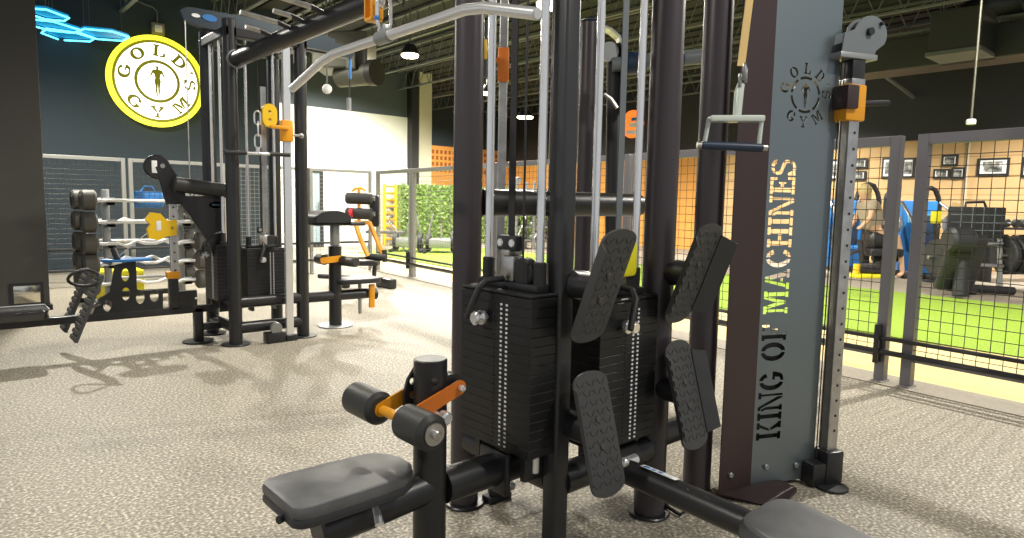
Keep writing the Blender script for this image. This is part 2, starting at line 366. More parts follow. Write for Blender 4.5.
# square pillar with a bright kick plate
pil = T('column_1', (.73, 8.93, 0), '', '')
for k in ('label', 'category'): del pil.o[k]
struct(pil.o)
struct(pil.p('pillar_body', B().box((.47, 8.7, .06), (.985, 9.2, ZC), .006), PILLARM, smooth=False))
struct(pil.p('pillar_plinth', B().box((.44, 8.66, 0), (1.005, 9.23, .06), .005), BLACKM, smooth=False))
c1, c2 = ay(13, 305, 8.69), ay(41, 284, 8.69)
kp = T('wall_plate', (c1.x, 8.69, c1.z), 'small shiny metal plate low on the charcoal pillar at the left', 'wall plate')
kp.p('plate_face', B().box((c1.x, 8.685, c1.z), (c2.x, 8.70, c2.z), .004), MIRRORM)
kp.p('plate_frame', B().plate([(c1.x-.02, c1.z-.02), (c2.x+.02, c1.z-.02), (c2.x+.02, c2.z+.02), (c1.x-.02, c2.z+.02)], [[(c1.x+.01, c1.z+.01), (c2.x-.01, c1.z+.01), (c2.x-.01, c2.z-.01), (c1.x+.01, c2.z-.01)]], (0, 8.682, 0), (1, 0, 0), (0, 0, 1), -.012), BLACKM)
# glazed door in the white wall
d0, d1 = ay(306, 168, 16.45), ay(323, 168, 16.45)
dr = T('door_1', (d0.x, 16.48, 0), '', '')
for k in ('label', 'category'): del dr.o[k]
struct(dr.o); zt = d0.z
struct(dr.p('door_frame', B().plate([(d0.x, 0), (d1.x, 0), (d1.x, zt), (d0.x, zt)], [[(d0.x+.09, .1), (d1.x-.09, .1), (d1.x-.09, zt-.1), (d0.x+.09, zt-.1)]], (0, 16.49, 0), (1, 0, 0), (0, 0, 1), .06), BLACKM, smooth=False))
struct(dr.p('door_pane', B().box((d0.x+.08, 16.46, .08), (d1.x-.08, 16.47, zt-.08)), mat('pale_glass', (.30, .38, .42), .1, coat=.5)))
struct(dr.p('door_handle', B().tube((d1.x-.14, 16.4, .9), (d1.x-.14, 16.4, 1.2), .015), STEEL))

# ceiling: open-web joists, pipes, ducts
def joist(X, zb, Y0=-1.4, Y1=19.4):
    b = B(); zt = ZC-.02
    b.box((X-.035, Y0, zb), (X+.035, Y1, zb+.035)); b.box((X-.04, Y0, zt-.05), (X+.04, Y1, zt))
    n = int((Y1-Y0)/.42)
    for i in range(n):
        y = Y0+i*.42
        b.path([(X, y, zb+.02), (X, y+.21, zt-.03)], .011, 4); b.path([(X, y+.21, zt-.03), (X, y+.42, zb+.02)], .011, 4)
    return b
j0 = struct(joist(0, 4.35).build('trim_4', JOIST, org=(0, 0, 0), smooth=False)); j0.location.x = 1.2
for i in range(1, 11):
    o = j0.copy(); COL.objects.link(o); o.location.x = 1.2+1.5*i; o.name = 'trim_%d' % (4+i)
b = B()
for i in range(46): b.box((-4+i*.45, -1.4, ZC-.035), (-4+i*.45+.1, 19.4, ZC))
struct(b.build('ceiling_deck_ribs', CEIL, smooth=False))
p = [az(870, 65, 4.3), az(923, 104, 3.7)]
def duct_box(name, c, sx, sy, z0, z1, label, m, mb):
    t = T(name, (c[0], c[1], z0), label, 'air duct')
    t.p('duct_body', B().box((c[0]-sx, c[1]-sy, z0+.07), (c[0]+sx, c[1]+sy, z1), .01), m, smooth=False)
    t.p('bottom_flange', B().box((c[0]-sx-.03, c[1]-sy-.03, z0), (c[0]+sx+.03, c[1]+sy+.03, z0+.07), .008), mb, smooth=False)
    return t
q = az(966, 56, 3.75)
t = duct_box('square_duct', (q.x+.1, q.y+.1), .42, .36, 3.75, 4.45, 'square dark duct box with pale lower edge hanging above the right fence', DUCT, JOIST)
t.p('duct_elbow', B().path([(q.x+.1, q.y+.1, 4.4), (q.x+.3, q.y-.1, 4.6), (q.x+.9, q.y-.7, 4.68), (q.x+2.2, q.y-2.0, 4.68)], .2, 18), DUCT)
t.p('hanger_rod', B().tube((q.x-.25, q.y+.3, 4.4), (q.x-.25, q.y+.3, 4.88), .012, 6), JOIST)
t.p('hanger_rod', B().tube((q.x+.48, q.y-.2, 3.8), (q.x+.48, q.y-.2, 4.88), .02, 6), JOIST)
DD = 10.2
q = ad(350, 60, DD)
t = T('round_duct', (q.x, q.y, q.z-.4), 'grey boxy duct with round branch under the ceiling above the white wall', 'air duct')
for nm_, x0_, y0_, x1_, y1_, dd_, m_ in (('duct_box', 318, 36, 372, 72, .35, DUCTL), ('duct_box', 334, 48, 346, 64, .2, DUCT), ('duct_flange', 352, 50, 362, 74, .42, DUCTL)):
    a1, a2 = ad(x0_, y0_, DD), ad(x1_, y1_, DD); c_ = (a1+a2)/2; hw_ = (a2-a1)/2; hw_.z = 0
    t.p(nm_, B().obox(c_, hw_, V((.66, .75, 0))*dd_, UZ*abs(a1.z-a2.z)/2, .02), m_, smooth=False)
t.p('duct_pipe', B().tube(ad(340, 76, DD), ad(374, 73, DD-.3), .17, 24), DUCTL)
t.p('duct_collar', B().tube(ad(371, 73, DD-.3), ad(377, 72.5, DD-.35), .19, 24), DUCT)
t.p('hanger_rod', B().tube(ad(330, 40, DD), V((*ad(330, 40, DD).to_2d(), ZC)), .012, 6), JOIST)
t = T('air_duct_run', (14, 4, 4.0), 'long dark duct run near the ceiling far beyond the right fence', 'air duct')
t.p('duct_body', B().box((13.2, -2, 3.75), (13.9, 8, 4.3), .02), DUCT, smooth=False)
t.p('bottom_flange', B().box((13.17, -.6, 3.72), (13.93, 2.4, 3.76)), JOIST, smooth=False)
for y in (-1, 1.5, 4, 6.5): t.p('hanger_rod', B().tube((13.2, y, 4.2), (13.2, y, ZC), .012, 6), JOIST)
w0, w1 = ad(872, 66, 13.5), ad(923, 104, 15)
t = T('conduit_pipe', w0, 'thin grey conduit slanting under the dark ceiling right of the pulley housing', 'pipe')
t.p('pipe_run', B().tube(w0, w1, .045, 10), JOIST)
for q in (w0, w1): t.p('hanger_rod', B().tube(q, (q.x, q.y, ZC), .008, 6), JOIST)
q = ad(971, 122, 7.6); q2 = ad(976.5, 66, 7.6)
t = T('ceiling_sensor', q, 'white sensor hanging on a thin rod above the right mesh fence', 'sensor')
t.p('rod', B().tube(q, (q.x, q.y, 4.85), .012, 8), DUCTL); t.p('sensor_head', B().tube((q.x, q.y, q.z-.03), (q.x, q.y, q.z+.03), .05, 14, bev=.01), WHITE)
q = ad(327, 89, 7.5)
t = T('ceiling_sensor', q, 'white sensor hanging on a thin rod above the white wall', 'sensor')
t.p('rod', B().tube(q, (q.x, q.y, 4.85), .01, 8), JOIST); t.p('sensor_head', B().ball(q, .055, 12), WHITE)
# lamps: shaded fixtures on drop rods, each with its light
def lamp(x, y, z, label, e, r=.14, size=.12):
    t = T('ceiling_lamp', (x, y, z), label, 'lamp', 'ceiling lamps')
    t.p('lamp_shade', B().tube((x, y, z+.01), (x, y, z+.16), r, 20, r2=r*.55), BLACKM)
    t.p('lens', B().tube((x, y, z-.035), (x, y, z+.012), r*.92, 20, bev=.02), LAMPM)
    t.p('drop_rod', B().tube((x, y, z+.15), (x, y, ZC), .012, 8), JOIST)
    ld = bpy.data.lights.new('lamp_light', 'SPOT'); ld.energy = e; ld.spot_size = R(165 if y > -.9 and x < 8.5 or y > 11 else 135); ld.spot_blend = .5; ld.shadow_soft_size = size; ld.color = (1, .955, .86)
    lo = bpy.data.objects.new('lamp_light', ld); COL.objects.link(lo); lo.parent = t.o; lo.location = (0, 0, -.06)
    return t
LE = 1.2
for px, py, z, e, r, lab in ((552, 4, 3.6, 420, .20, 'bright ceiling lamp above the gap between the front tower poles, largest glare'),
                             (410, 55, 3.6, 420, .15, 'ceiling lamp glowing in front of the slate wall beside the pale column'),
                             (525, 117, 3.6, 500, .24, 'farthest low ceiling lamp, seen between the chrome guide rods'),
                             (487, 93, 3.6, 420, .13, 'small ceiling lamp seen just beside the thick front pole')):
    q = az(px, py, z); lamp(q.x, q.y, z, lab, e*LE, r)
for x, y, z, e, lab in ((1.3, 9.7, 4.0, 900, 'ceiling lamp over the barbell rack'), (3.3, 4.6, 4.0, 280, 'ceiling lamp over the aisle between the two cable towers'), (3.4, 9.2, 4.0, 120, 'ceiling lamp over the back extension bench'),
                        (-1.2, 2.6, 4.0, 300, 'ceiling lamp over the open floor before the low row bench'), (2.6, -.8, 4.0, 260, 'ceiling lamp over the row seat'), (8.1, 1.1, 4.4, 1300, 'ceiling lamp over the near turf'),
                        (9.2, 5.8, 4.2, 1000, 'ceiling lamp over the middle of the turf'), (14.0, 2.2, 4.4, 1500, 'ceiling lamp over the leg press'), (14.0, 7.5, 4.4, 1500, 'ceiling lamp over the far machines'), (*ad(354, 57, 15.2).to_2d(), ad(354, 57, 15.2).z, 1500, 'added lamp hidden behind the boxy duct, washing the white wall'), (*ad(466, 100, 20.5).to_2d(), 4.4, 900, 'added lamp kept out of sight beyond the hedge, lighting the ochre wall'), (*ad(468, 20, 14.6).to_2d(), 4.3, 1300, 'added lamp hidden behind the front pole, over the push sleds')):  # last three lamps are added, hidden fill for white wall, ochre panel and sleds
    lamp(x, y, z, lab, e*LE, size=.07)
w = bpy.data.worlds.new('world'); S.world = w; w.use_nodes = True
w.node_tree.nodes['Background'].inputs[0].default_value = (.92, .96, 1, 1); w.node_tree.nodes['Background'].inputs[1].default_value = .5
S.view_settings.view_transform = 'Standard'; S.view_settings.look = 'None'; S.view_settings.exposure = .16; S.view_settings.gamma = 1

# ------------------------------------------------------------------ wall sign and hanging hexagon lights
YS = 13.05
sc = ay(157.5, 81.5, YS); SR = (ay(157, 37, YS).z-ay(157, 127, YS).z)/2
sg = T('round_wall_sign', (sc.x, 13.2, sc.z-SR), "round glowing white and yellow GOLD'S GYM sign on the dark wall", 'sign')
U, Vv = (1, 0, 0), (0, 0, 1)
def at(y): return (sc.x, y, sc.z)
sg.p('backing', B().extr(circ(0, 0, SR*.97, n=56), at(YS), U, Vv, -.13), SIGNO)
sg.p('outer_ring', B().plate(circ(0, 0, SR*1.01, n=64), [circ(0, 0, SR*.91, n=64)], at(YS-.02), U, Vv, -.09), SIGNY)
sg.p('white_face', B().plate(circ(0, 0, SR*.845, n=64), [circ(0, 0, SR*.475, n=48)], at(YS-.008), U, Vv, -.02), SIGNW)
sg.p('inner_disc', B().extr(circ(0, 0, SR*.405, n=48), at(YS-.008), U, Vv, -.02), SIGNW)
for pieces in text_arc("GOLD'S", SR*.555, SR*.255, 84, 168, True, 1.35, True, True)+text_arc("GYM", SR*.81, SR*.255, -90, 90, False, 1.35, True, True):
    b = B()
    for L in pieces: b.extr(L, at(YS-.014), U, Vv, -.012)
    sg.p('letter', b, SIGNO, smooth=False)
sg.p('figure_emblem', B().extr(man(SR*.34), at(YS-.014), U, Vv, -.012), SIGNO, smooth=False)
q = ay(158, 29, 13.15)
t = T('wall_junction_box', q, 'small pale box with a conduit on the wall above the round sign', 'junction box')
t.p('box_body', B().box((q.x-.1, 13.12, q.z-.1), (q.x+.1, 13.2, q.z+.1), .01), STRIP)
t.p('box_cover', B().box((q.x-.06, 13.105, q.z-.06), (q.x+.06, 13.122, q.z+.06), .006), WHITE)
t.p('conduit', B().path([(q.x, 13.17, q.z+.1), (q.x, 13.17, q.z+.3), (q.x-.06, 13.17, q.z+.36), (q.x-.5, 13.17, q.z+.45), (q.x-1.0, 13.17, q.z+.56)], .014, 8), JOIST)
for pts, lab in (([(30, 8.5), (46, 9.5), (69, 18), (64, 21), (46, 19.5), (26, 13)], 'blue glowing hexagon light hung nearest the dark pillar, uppermost one'),
                 ([(28, 19), (53, 21.5), (80, 30), (74, 33), (50, 30.5), (24, 23.5)], 'blue glowing hexagon light, middle one of those beside the pillar'),
                 ([(41.5, 33), (46.5, 28.5), (75, 32.5), (94.5, 38.5), (90, 41.5), (60, 40)], 'blue glowing hexagon light hung lowest, below the middle one'),
                 ([(78, 32), (84, 28.8), (112, 31.5), (129, 36.8), (122, 40.8), (97, 39)], 'blue glowing hexagon light pointing at the round yellow sign')):
    W = [az(x, y, 3.75) for x, y in pts]; c = sum(W, V())/6
    t = T('hexagon_light', c, lab, 'light', 'hanging hexagon lights')
    t.p('tube_ring', B().path(W+[W[0]], .013, 8), NEON)
    t.p('tinted_panel', B().poly([p+V((0, 0, .03)) for p in W]+[p+V((0, 0, .045)) for p in W], [tuple(range(6)), tuple(range(6, 12))]+[(i, (i+1) % 6, 6+(i+1) % 6, 6+i) for i in range(6)]), HEXB, smooth=False)
    t.p('wire', B().tube(W[1]+V((0, 0, .02)), (W[1].x, W[1].y, ZC), .004, 5), JOIST); t.p('wire', B().tube(W[4]+V((0, 0, .02)), (W[4].x, W[4].y, ZC), .004, 5), JOIST)

# ------------------------------------------------------------------ mesh fences
FH = 1.77
def fence_panel(P, Q, label, frm, wire, cell=.065, wr=.0022, w=.04, group='mesh fence panels'):
    P, Q = V((P[0], P[1], 0)), V((Q[0], Q[1], 0)); u = (Q-P).normalized(); L = (Q-P).length; n = V((-u.y, u.x, 0)); z = V((0, 0, 1))
    t = T('mesh_fence_panel', P, label, 'fence panel', group)
    pt = lambda a, h, o=0: P+u*a+z*h+n*o
    for a in (w/2, L-w/2):
        t.p('post', B().obox(pt(a, FH/2), u*(w/2), n*(w/2), z*(FH/2), .004), frm, smooth=False)
        t.p('foot_plate', B().obox(pt(a, .012), u*(w/2+.004), n*.06, z*.006, .002), STEEL, smooth=False)
    t.p('top_rail', B().obox(pt(L/2, FH-w/2), u*(L/2-w), n*(w/2), z*(w/2), .004), frm, smooth=False)
    t.p('bottom_rail', B().obox(pt(L/2, .20), u*(L/2-w), n*.012, z*.012, .003), frm, smooth=False)
    b = B(); k = int((L-2*w)/cell)
    for i in range(1, k): b.path([pt(w+(L-2*w)*i/k, .2), pt(w+(L-2*w)*i/k, FH-w)], wr, 4)
    k = int((FH-w-.2)/cell)
    for i in range(1, k): b.path([pt(w, .2+(FH-w-.2)*i/k, wr*1.5), pt(L-w, .2+(FH-w-.2)*i/k, wr*1.5)], wr, 4)
    t.p('wire_mesh', b, wire, smooth=False); return t
fp = lambda Y: (fx(Y), Y)
fence_panel(fp(-1.2), fp(1.63), 'mesh fence panel at the right edge, leg press seen through it', FRAMEG, WIRE, .075, .0026, .07)
fence_panel(fp(1.74), fp(4.3), 'mesh fence panel just behind the steel guide rail of the cut-out panel tower', FRAMEG, WIRE, .075, .0026, .07)
fence_panel(fp(4.36), fp(6.8), 'mesh fence panel behind the front cable tower', FRAMEG, WIRE, .075, .0026, .06)
fence_panel(fp(6.84), fp(9.16), 'mesh fence panel with the hedge and push sleds seen through it', FRAMEL, WIREL, .075, .0026, .06)
fence_panel(fp(9.2), fp(10.54), 'narrow mesh fence panel next to the corner, yellow wall bars seen through it', FRAMEL, WIREL, .07, .0026, .06)
YL = 10.6
for a, b_, lab, fm in ((.65, 2.14, 'mesh fence panel next to the charcoal pillar, behind the barbell rack', FRAMEL), (2.18, 3.5, 'mesh fence panel beneath the round yellow sign', FRAMEL),
                   (3.54, 4.8, 'mesh fence panel behind the back cable tower', FRAMEL), (4.84, 6.0, 'mesh fence panel in front of the white wall, up to the corner', FRAMEL)):
    fence_panel((a, YL), (b_, YL), lab, fm, WIREL if a > 3 else WIRE, .065, .0026, .05)
def rails(pts, z, label, rr=.02):
    t = T('guard_rail', V((*pts[0], z)), label, 'guard rail', 'black guard rails')
    t.p('rail_tube', B().path([(x, y, z) for x, y in pts], rr, 10), BLACK)
    return t
rails([(fx(-1.2, -.065), -1.2), (fx(10.4, -.065), 10.4)], .335, 'upper black guard rail along the turf-side fence', .015)
rails([(fx(-1.2, -.065), -1.2), (fx(10.4, -.065), 10.4)], .235, 'lower black guard rail along the turf-side fence')
rails([(-.5, YL-.06), (5.9, YL-.06)], .52, 'upper black guard rail along the fence under the round sign')
rails([(-.5, YL-.06), (5.9, YL-.06)], .235, 'lower black guard rail along the fence under the round sign')
for Y in (1.79, 9.23):
    b = B(); b.box((fx(Y)-.092, Y-.018, .15), (fx(Y)-.04, Y+.018, .43), .004)
    o = b.build('rail_bracket', BLACK, org=(fx(Y)-.07, Y, .16)); tag(o, 'black bracket carrying the two guard rails on the fence post near the cut-out panel' if Y < 5 else 'black bracket carrying the two guard rails on the post by the fence corner', 'bracket', 'rail brackets')

# ------------------------------------------------------------------ front cable tower
X0, X1, Y0, Y1 = 1.63, 2.158, 1.57, 2.117
TH = 2.70
tw = T('cable_tower', (1.89, 1.84, 0), 'large black multi-station cable tower in front, two weight stacks, pull-down seat and foot plates', 'gym machine')
def pole(t, x, y, r, h, z0=0, foot=.085, name='upright', m=None):
    o = t.p(name, B().tube((x, y, z0+.008), (x, y, h), r, 28, bev=.006), m or BLACK)
    if foot: t.p('base_disc', B().tube((x, y, 0), (x, y, .012), foot, 28, bev=.004), BLACK, o)
    return o
pole(tw, X0, Y1, .058, TH, m=POLE); pole(tw, X1, Y0, .062, TH, m=POLE); pole(tw, X1, Y1, .058, TH, m=POLE)
up = tw.p('square_upright', B().box((1.567, 1.527, .012), (1.635, 1.595, TH), .012, 3), UPRG)
tw.p('base_disc', B().tube((1.6, 1.56, 0), (1.6, 1.56, .012), .085, 28, bev=.004), BLACK, up)
for a, c in (((X0, Y0+.03, .285), (X0, Y1-.05, .285)), ((1.63, Y0, .285), (X1-.05, Y0, .285)), ((X1, Y0, .285), (X1, Y1, .285)), ((X0, Y1, .285), (X1, Y1, .285)),
             ((X0, Y0, 2.62), (X0, Y1, 2.62)), ((X0, Y0, 2.62), (X1, Y0, 2.62)), ((X1, Y0, 2.62), (X1, Y1, 2.62)), ((X0, Y1, 2.62), (X1, Y1, 2.62))):
    tw.p('cross_beam', B().tube(a, c, .055, 24), BLACK)
tw.p('cross_beam', B().tube((X0+.06, Y1, 1.25), (2.72, Y1, 1.25), .056, 24, bev=.006), BLACK)

def stack(t, M, z0, n, w, d, mark_u=.0, lever=True, name='weight_stack'):
    "weight stack in local coordinates: front face at y=0 looking to -y, body to +y, x centred"
    root = bpy.data.objects.new(name, None); COL.objects.link(root); root.parent = t.o
    th = .0315; top = z0+n*th
    for i in range(n): t.p('weight_plate', B(M).box((-w/2, 0, z0+i*th+.0003), (w/2, d, z0+(i+1)*th), .0014, 1), STACK, root, smooth=False)
    t.p('top_plate', B(M).box((-w/2, 0, top+.001), (w/2, d, top+.014), .004, 1), STACK, root, smooth=False)
    t.p('head_bar', B(M).box((-w*.42, d*.28, top+.014), (w*.42, d*.72, top+.04), .005), BLACK, root)
    b = B(M)
    for i in range(n*2-2):
        z = z0+.012+i*th/2
        for u in (mark_u-.012, mark_u+.016): b.box((u-.0045, -.0025, z), (u+.0045, .001, z+.0068))
    t.p('number_marks', b, WHITE, root, smooth=False)
    b = B(M)
    for i in range(n*2-2):
        z = z0+.016+i*th/2; b.tube((mark_u-.052, -.002, z), (mark_u-.052, .001, z), .0042, 8)
    t.p('pin_holes', b, BLACKM, root, smooth=False)
    for sx in (-1, 1):
        t.p('rod_bushing', B(M).tube((sx*w*.36, d*.5, top+.035), (sx*w*.36, d*.5, top+.115), .022, 16, bev=.004), BLACKM, root)
    for a in (-w*.36, w*.30): t.p('stack_foot', B(M).box((a, d*.2, z0-.10), (a+w*.06, d*.8, z0+.001)), BLACK, root)
    # swivel bracket with two bolts, pulley wheel, lever
    t.p('swivel_bracket', B(M).box((-.035, d*.3, top+.04), (.035, d*.6, top+.13), .008).box((-.022, d*.25, top+.13), (.022, d*.65, top+.15), .004), STEEL, root)
    t.p('bolt_plate', B(M).box((-.052, d*.28, top+.145), (.052, d*.5, top+.20), .01), BLACKM, root)
    b = B(M)
    for u in (-.03, .03): b.tube((u, d*.26, top+.173), (u, d*.30, top+.173), .015, 14, bev=.003)
    t.p('bolts', b, CHROME, root)
    t.p('pulley_wheel', B(M).tube((.07, d*.35, top+.075), (.07, d*.6, top+.075), .05, 24, bev=.006), BLACKM, root)
    if lever:
        h = t.p('selector_lever', B(M).path([(.0, d*.25, top+.05), (-.02, -.02, top+.045), (-.03, -.045, top+.02), (-.075, -.06, top-.09)], .0115, 12, bev=.004), BLACKM, root)
        k = t.p('selector_pin', B(M).tube((-.04, -.002, top-.085), (-.04, -.05, top-.085), .012, 12).tube((-.04, -.045, top-.085), (-.04, -.06, top-.085), .024, 16, bev=.005).tube((-.04, -.02, top-.085), (-.04, -.028, top-.085), .026, 16), CHROME, root)
    return top
def guide_rods(t, M, top, zt, w, d, r=.0145, belt=True, off=.0, beltm=BLACKM):
    for sx in (-1, 1): t.p('guide_rod', B(M).tube((sx*w*.36, d*.5, .33), (sx*w*.36, d*.5, zt), r, 16), CHROME)
    if belt: t.p('lift_belt', B(M).box((off-.016, d*.42, top+.18), (off+.016, d*.42+.004, zt)), beltm, smooth=False)
# stack 1 looks to -X (towards the pull-down seat), stack 2 to -Y
M1 = Matrix.Translation((1.45, 1.726, 0)) @ Matrix.Rotation(R(-90), 4, 'Z')
t1 = stack(tw, M1, .405, 17, .372, .165, .05)
guide_rods(tw, M1, t1, TH, .372, .165)
M2 = Matrix.Translation((1.932, 1.52, 0))
t2 = stack(tw, M2, .362, 17, .33, .165, .03)
guide_rods(tw, M2, t2, TH, .33, .165, beltm=GREYPAINT)
tw.p('cable', B().tube((1.49, 1.63, 1.0), (1.49, 1.63, TH), .004, 8), BLACKM)
tw.p('safety_vest', B().box((1.90, 1.56, .98), (2.02, 1.62, 1.12), .02), LEMON)
# pull-down seat: stub beam, oval post, roller arm, seat
post = tw.p('seat_post', B(Matrix.Translation((1.19, 1.73, 0)) @ Matrix.Diagonal((1.15, .9, 1, 1))).tube((0, 0, .006), (0, 0, .752), .054, 28, bev=.004), BLACK)
tw.p('base_disc', B().tube((1.19, 1.73, 0), (1.19, 1.73, .012), .095, 28, bev=.004), BLACK, post)
tw.p('cap_screw', B().ball((1.172, 1.680, .69), .012, 12), BLACKM, post)
tw.p('seat_beam', B().tube((1.24, 1.73, .315), (1.60, 1.73, .315), .058, 24), BLACK)
tw.p('beam_flange', B().box((1.455, 1.655, .235), (1.48, 1.805, .39), .01), BLACK)
tw.p('seat_arm', B().path([(1.19, 1.73, .33), (1.02, 1.73, .315), (.80, 1.73, .30)], .054, 24, bev=.008), BLACK)
pv = ay(461, 388, 1.655); rc = V((1.055, 1.73, .592))
tw.p('bracket_lug', B().plate(capsule(.0, .0, pv.x-1.245, .0, .036), [circ(pv.x-1.245, 0, .007, n=10)], (1.24, 1.685, pv.z+.005), (1, 0, 0), UZ, -.05), BLACK)
aq = ay(413, 392, 1.765)
tw.p('adjuster_plate', B().plate([(.035, -.075), (.035, .085), (.01, .08), (-.018, .045), (-.032, 0), (-.03, -.05), (-.012, -.085)], [circ(-.002, v, .011, n=12) for v in (-.052, -.008, .036)], (aq.x, 1.765, aq.z), (1, 0, 0), UZ, -.012), BLACK)
def arm_(y, m, e):
    d = V((rc.x, 0, rc.z))-V((pv.x, 0, pv.z)); L = d.length; d.normalize()
    return tw.p('roller_arm', B().plate(capsule(0, 0, L*e, 0, .024), [circ(0, 0, .006, n=8)], (pv.x, y, pv.z), d, d.cross(V((0, -1, 0))), .007), m)
arm = arm_(1.660, ORANGE, .86); arm_(1.800, AMBER, 1.0)
tw.p('pivot_bolt', B().tube((pv.x, 1.640, pv.z), (pv.x, 1.66, pv.z), .011, 12, bev=.003), CHROME, arm)
tw.p('release_knob', B().tube((1.16, 1.66, .595), (1.16, 1.60, .595), .009, 10).tube((1.16, 1.625, .595), (1.16, 1.588, .595), .02, 16, bev=.006), CHROME)
tw.p('roller_axle', B().tube(rc+V((.0, .27, 0)), rc-V((0, .235, 0)), .012, 14).tube(rc+V((0, .065, 0)), rc-V((0, .065, 0)), .016, 14), AMBER)
for s, a, c in ((1, .075, .25), (-1, .062, .215)):
    f = tw.p('thigh_roller', B().tube(rc+V((0, s*a, 0)), rc+V((0, s*c, 0)), .054, 28, bev=.014), FOAM)
    tw.p('axle_cap', B().tube(rc+V((0, s*c, 0)), rc+V((0, s*(c+.022), 0)), .014, 14, bev=.003).tube(rc+V((0, s*(c-.004), 0)), rc+V((0, s*(c+.006), 0)), .033, 20), STEEL if s < 0 else BLACKM, f)
SO = [(-.205, -.105), (-.19, -.125), (-.16, -.135), (.05, -.132), (.14, -.120), (.19, -.085), (.213, -.04), (.215, .03), (.20, .075), (.165, .115), (.10, .130), (-.16, .135), (-.19, .125), (-.205, .105)]
SO = [(x*.965, y*.94) for x, y in SO]; sp = (.868, 1.695, .411)
st = tw.p('seat_pad', cushion(B(), SO, (sp[0], sp[1], sp[2]+.012), (1, 0, 0), (0, 1, 0), .038, .012), SEATV)
tw.p('seat_base', cushion(B(), [(x*1.0, y*1.0) for x, y in SO], (sp[0], sp[1], sp[2]-.012), (1, 0, 0), (0, 1, 0), .03, .01), SEATSIDE, st)
tw.p('seat_stem', B().tube((.92, 1.73, .33), (.92, 1.73, .40), .026, 16).tube((1.0, 1.73, .33), (1.0, 1.73, .40), .018, 16), CHROME)
tw.p('seat_clamp', B().box((.875, 1.69, .315), (.965, 1.77, .372), .012), BLACKM)
tw.p('seat_lever', B().path([(.955, 1.69, .395), (.945, 1.655, .37), (.935, 1.61, .325)], [.008, .01, .014], 12), CHROME)
tw.p('seat_screw', B().tube((.70, 1.66, .412), (.655, 1.645, .412), .011, 12), BLACKM)
# row station: beam, seat, foot plates on stubs
rb = tw.p('row_beam', B().tube((1.845, 1.46, .30), (1.80, .34, .285), .044, 24), BLACK)
tw.p('warning_label', B().obox((1.832, 1.295, .348), V((.013, 0, -.002)), V((.004, .075, 0)), (0, 0, .0012)), WHITE, rb, smooth=False)
b = B()
for k in range(3): b.obox((1.832-.001*k, 1.345-.028*k, .3496), V((.008, 0, -.0012)), V((.0, .009 if k else .013, 0)), (0, 0, .0006))
tw.p('label_print', b, BLUEP, rb, smooth=False)
tw.p('beam_pivot', B().tube((1.79, 1.45, .33), (1.90, 1.45, .33), .02, 14).ball((1.80, 1.42, .352), .018, 10), CHROME)
RS = rrect(.285, .66, .075); tv = V((0, math.cos(R(8)), math.sin(R(8)))); sc0 = V((1.745, .905, .412))-tv*.33-V((0, 0, .075))
rs = tw.p('row_seat', cushion(B(), RS, sc0, (1, 0, 0), tv, .07, .02), SEATV)
tw.p('row_seat_bracket', B().obox(sc0-V((-.04, 0, .03)), (.05, 0, 0), tv*.24, (0, 0, .035), .01), BLACK)
def foot_plate(px, py, tilt, sides, L=.415, w=.165):
    c = ay(px, py, 1.41)
    Mx = Matrix.Translation(c) @ Matrix.Rotation(R(tilt), 4, 'X')
    out = [(w/2, -L/2+.04), (w/2, L/2-.04)]+circ(0, L/2-.04, w/2, .04, 11, 0, 180)[1:-1]+[(-w/2, L/2-.04), (-w/2, -L/2+.04)]+circ(0, -L/2+.04, w/2, .04, 11, 180, 360)[1:-1]
    o = tw.p('foot_plate', B(Mx).extr(out, (0, 0, 0), (1, 0, 0), (0, 0, 1), -.008), TREAD)
    t = B(Mx)
    for i in range(11):
        for k in range(6):
            u = -w/2+.02+k*.025; v = -L/2+.045+i*.033; s = 1 if (i+k) % 2 else -1
            t.obox((u, -.0005, v), (.0075, 0, s*.0075), (0, .0018, 0), (-s*.0022, 0, .0022))
    tw.p('raised_tread', t, TREAD, o, smooth=False)
    for s, wd, fl in sides:
        f = B(Mx).plate([(0, -L/2+.045), (wd, -L/2+.06), (wd, L/2-.06), (0, L/2-.045)], [], (s*w/2, 0, 0), (s*fl, -1, 0), (0, 0, 1), .006)
        if len(sides) > 1:
            for i in range(8 if s < 0 else 0): f.obox((s*(w/2+fl*wd), -wd, -L/2+.075+i*.038), (.004, 0, 0), (0, .006, .005), (0, 0, .009))
        tw.p('side_flange', f, TREAD, o, smooth=False)
    for v in (.045, -.045): tw.p('plate_bolt', B(Mx).tube((0, .006, v), (0, -.006, v), .011, 12, bev=.002), IRON, o)
    return c
for px, py, tl, sd, lf in ((604, 288, 21, [(-1, .034, .2)], 1), (694, 275, 21, [(-1, .016, .3), (1, .05, .9)], 0), (600, 433, -16, [(-1, .02, .2)], 1), (687, 394, -16, [(-1, .016, .3), (1, .04, .9)], 0)):
    c = foot_plate(px, py, tl, sd)
    if lf:
        tw.p('plate_stub', B().tube((c.x-.01, c.y+.02, c.z), (c.x-.01, 1.585, c.z), .05, 24, bev=.006), BLACK)
        tw.p('stub_bracket', B().box((1.62, 1.56, c.z-.04), (c.x+.02, 1.60, c.z+.04), .01), BLACK)
    else:
        tw.p('plate_stub', B().tube((c.x+.01, c.y+.02, c.z), (c.x+.01, 1.585, c.z), .05, 24, bev=.006), BLACK)
        tw.p('stub_bracket', B().box((min(c.x, X1), 1.56, c.z-.04), (max(c.x, X1)+.02, 1.60, c.z+.04), .01), BLACK)
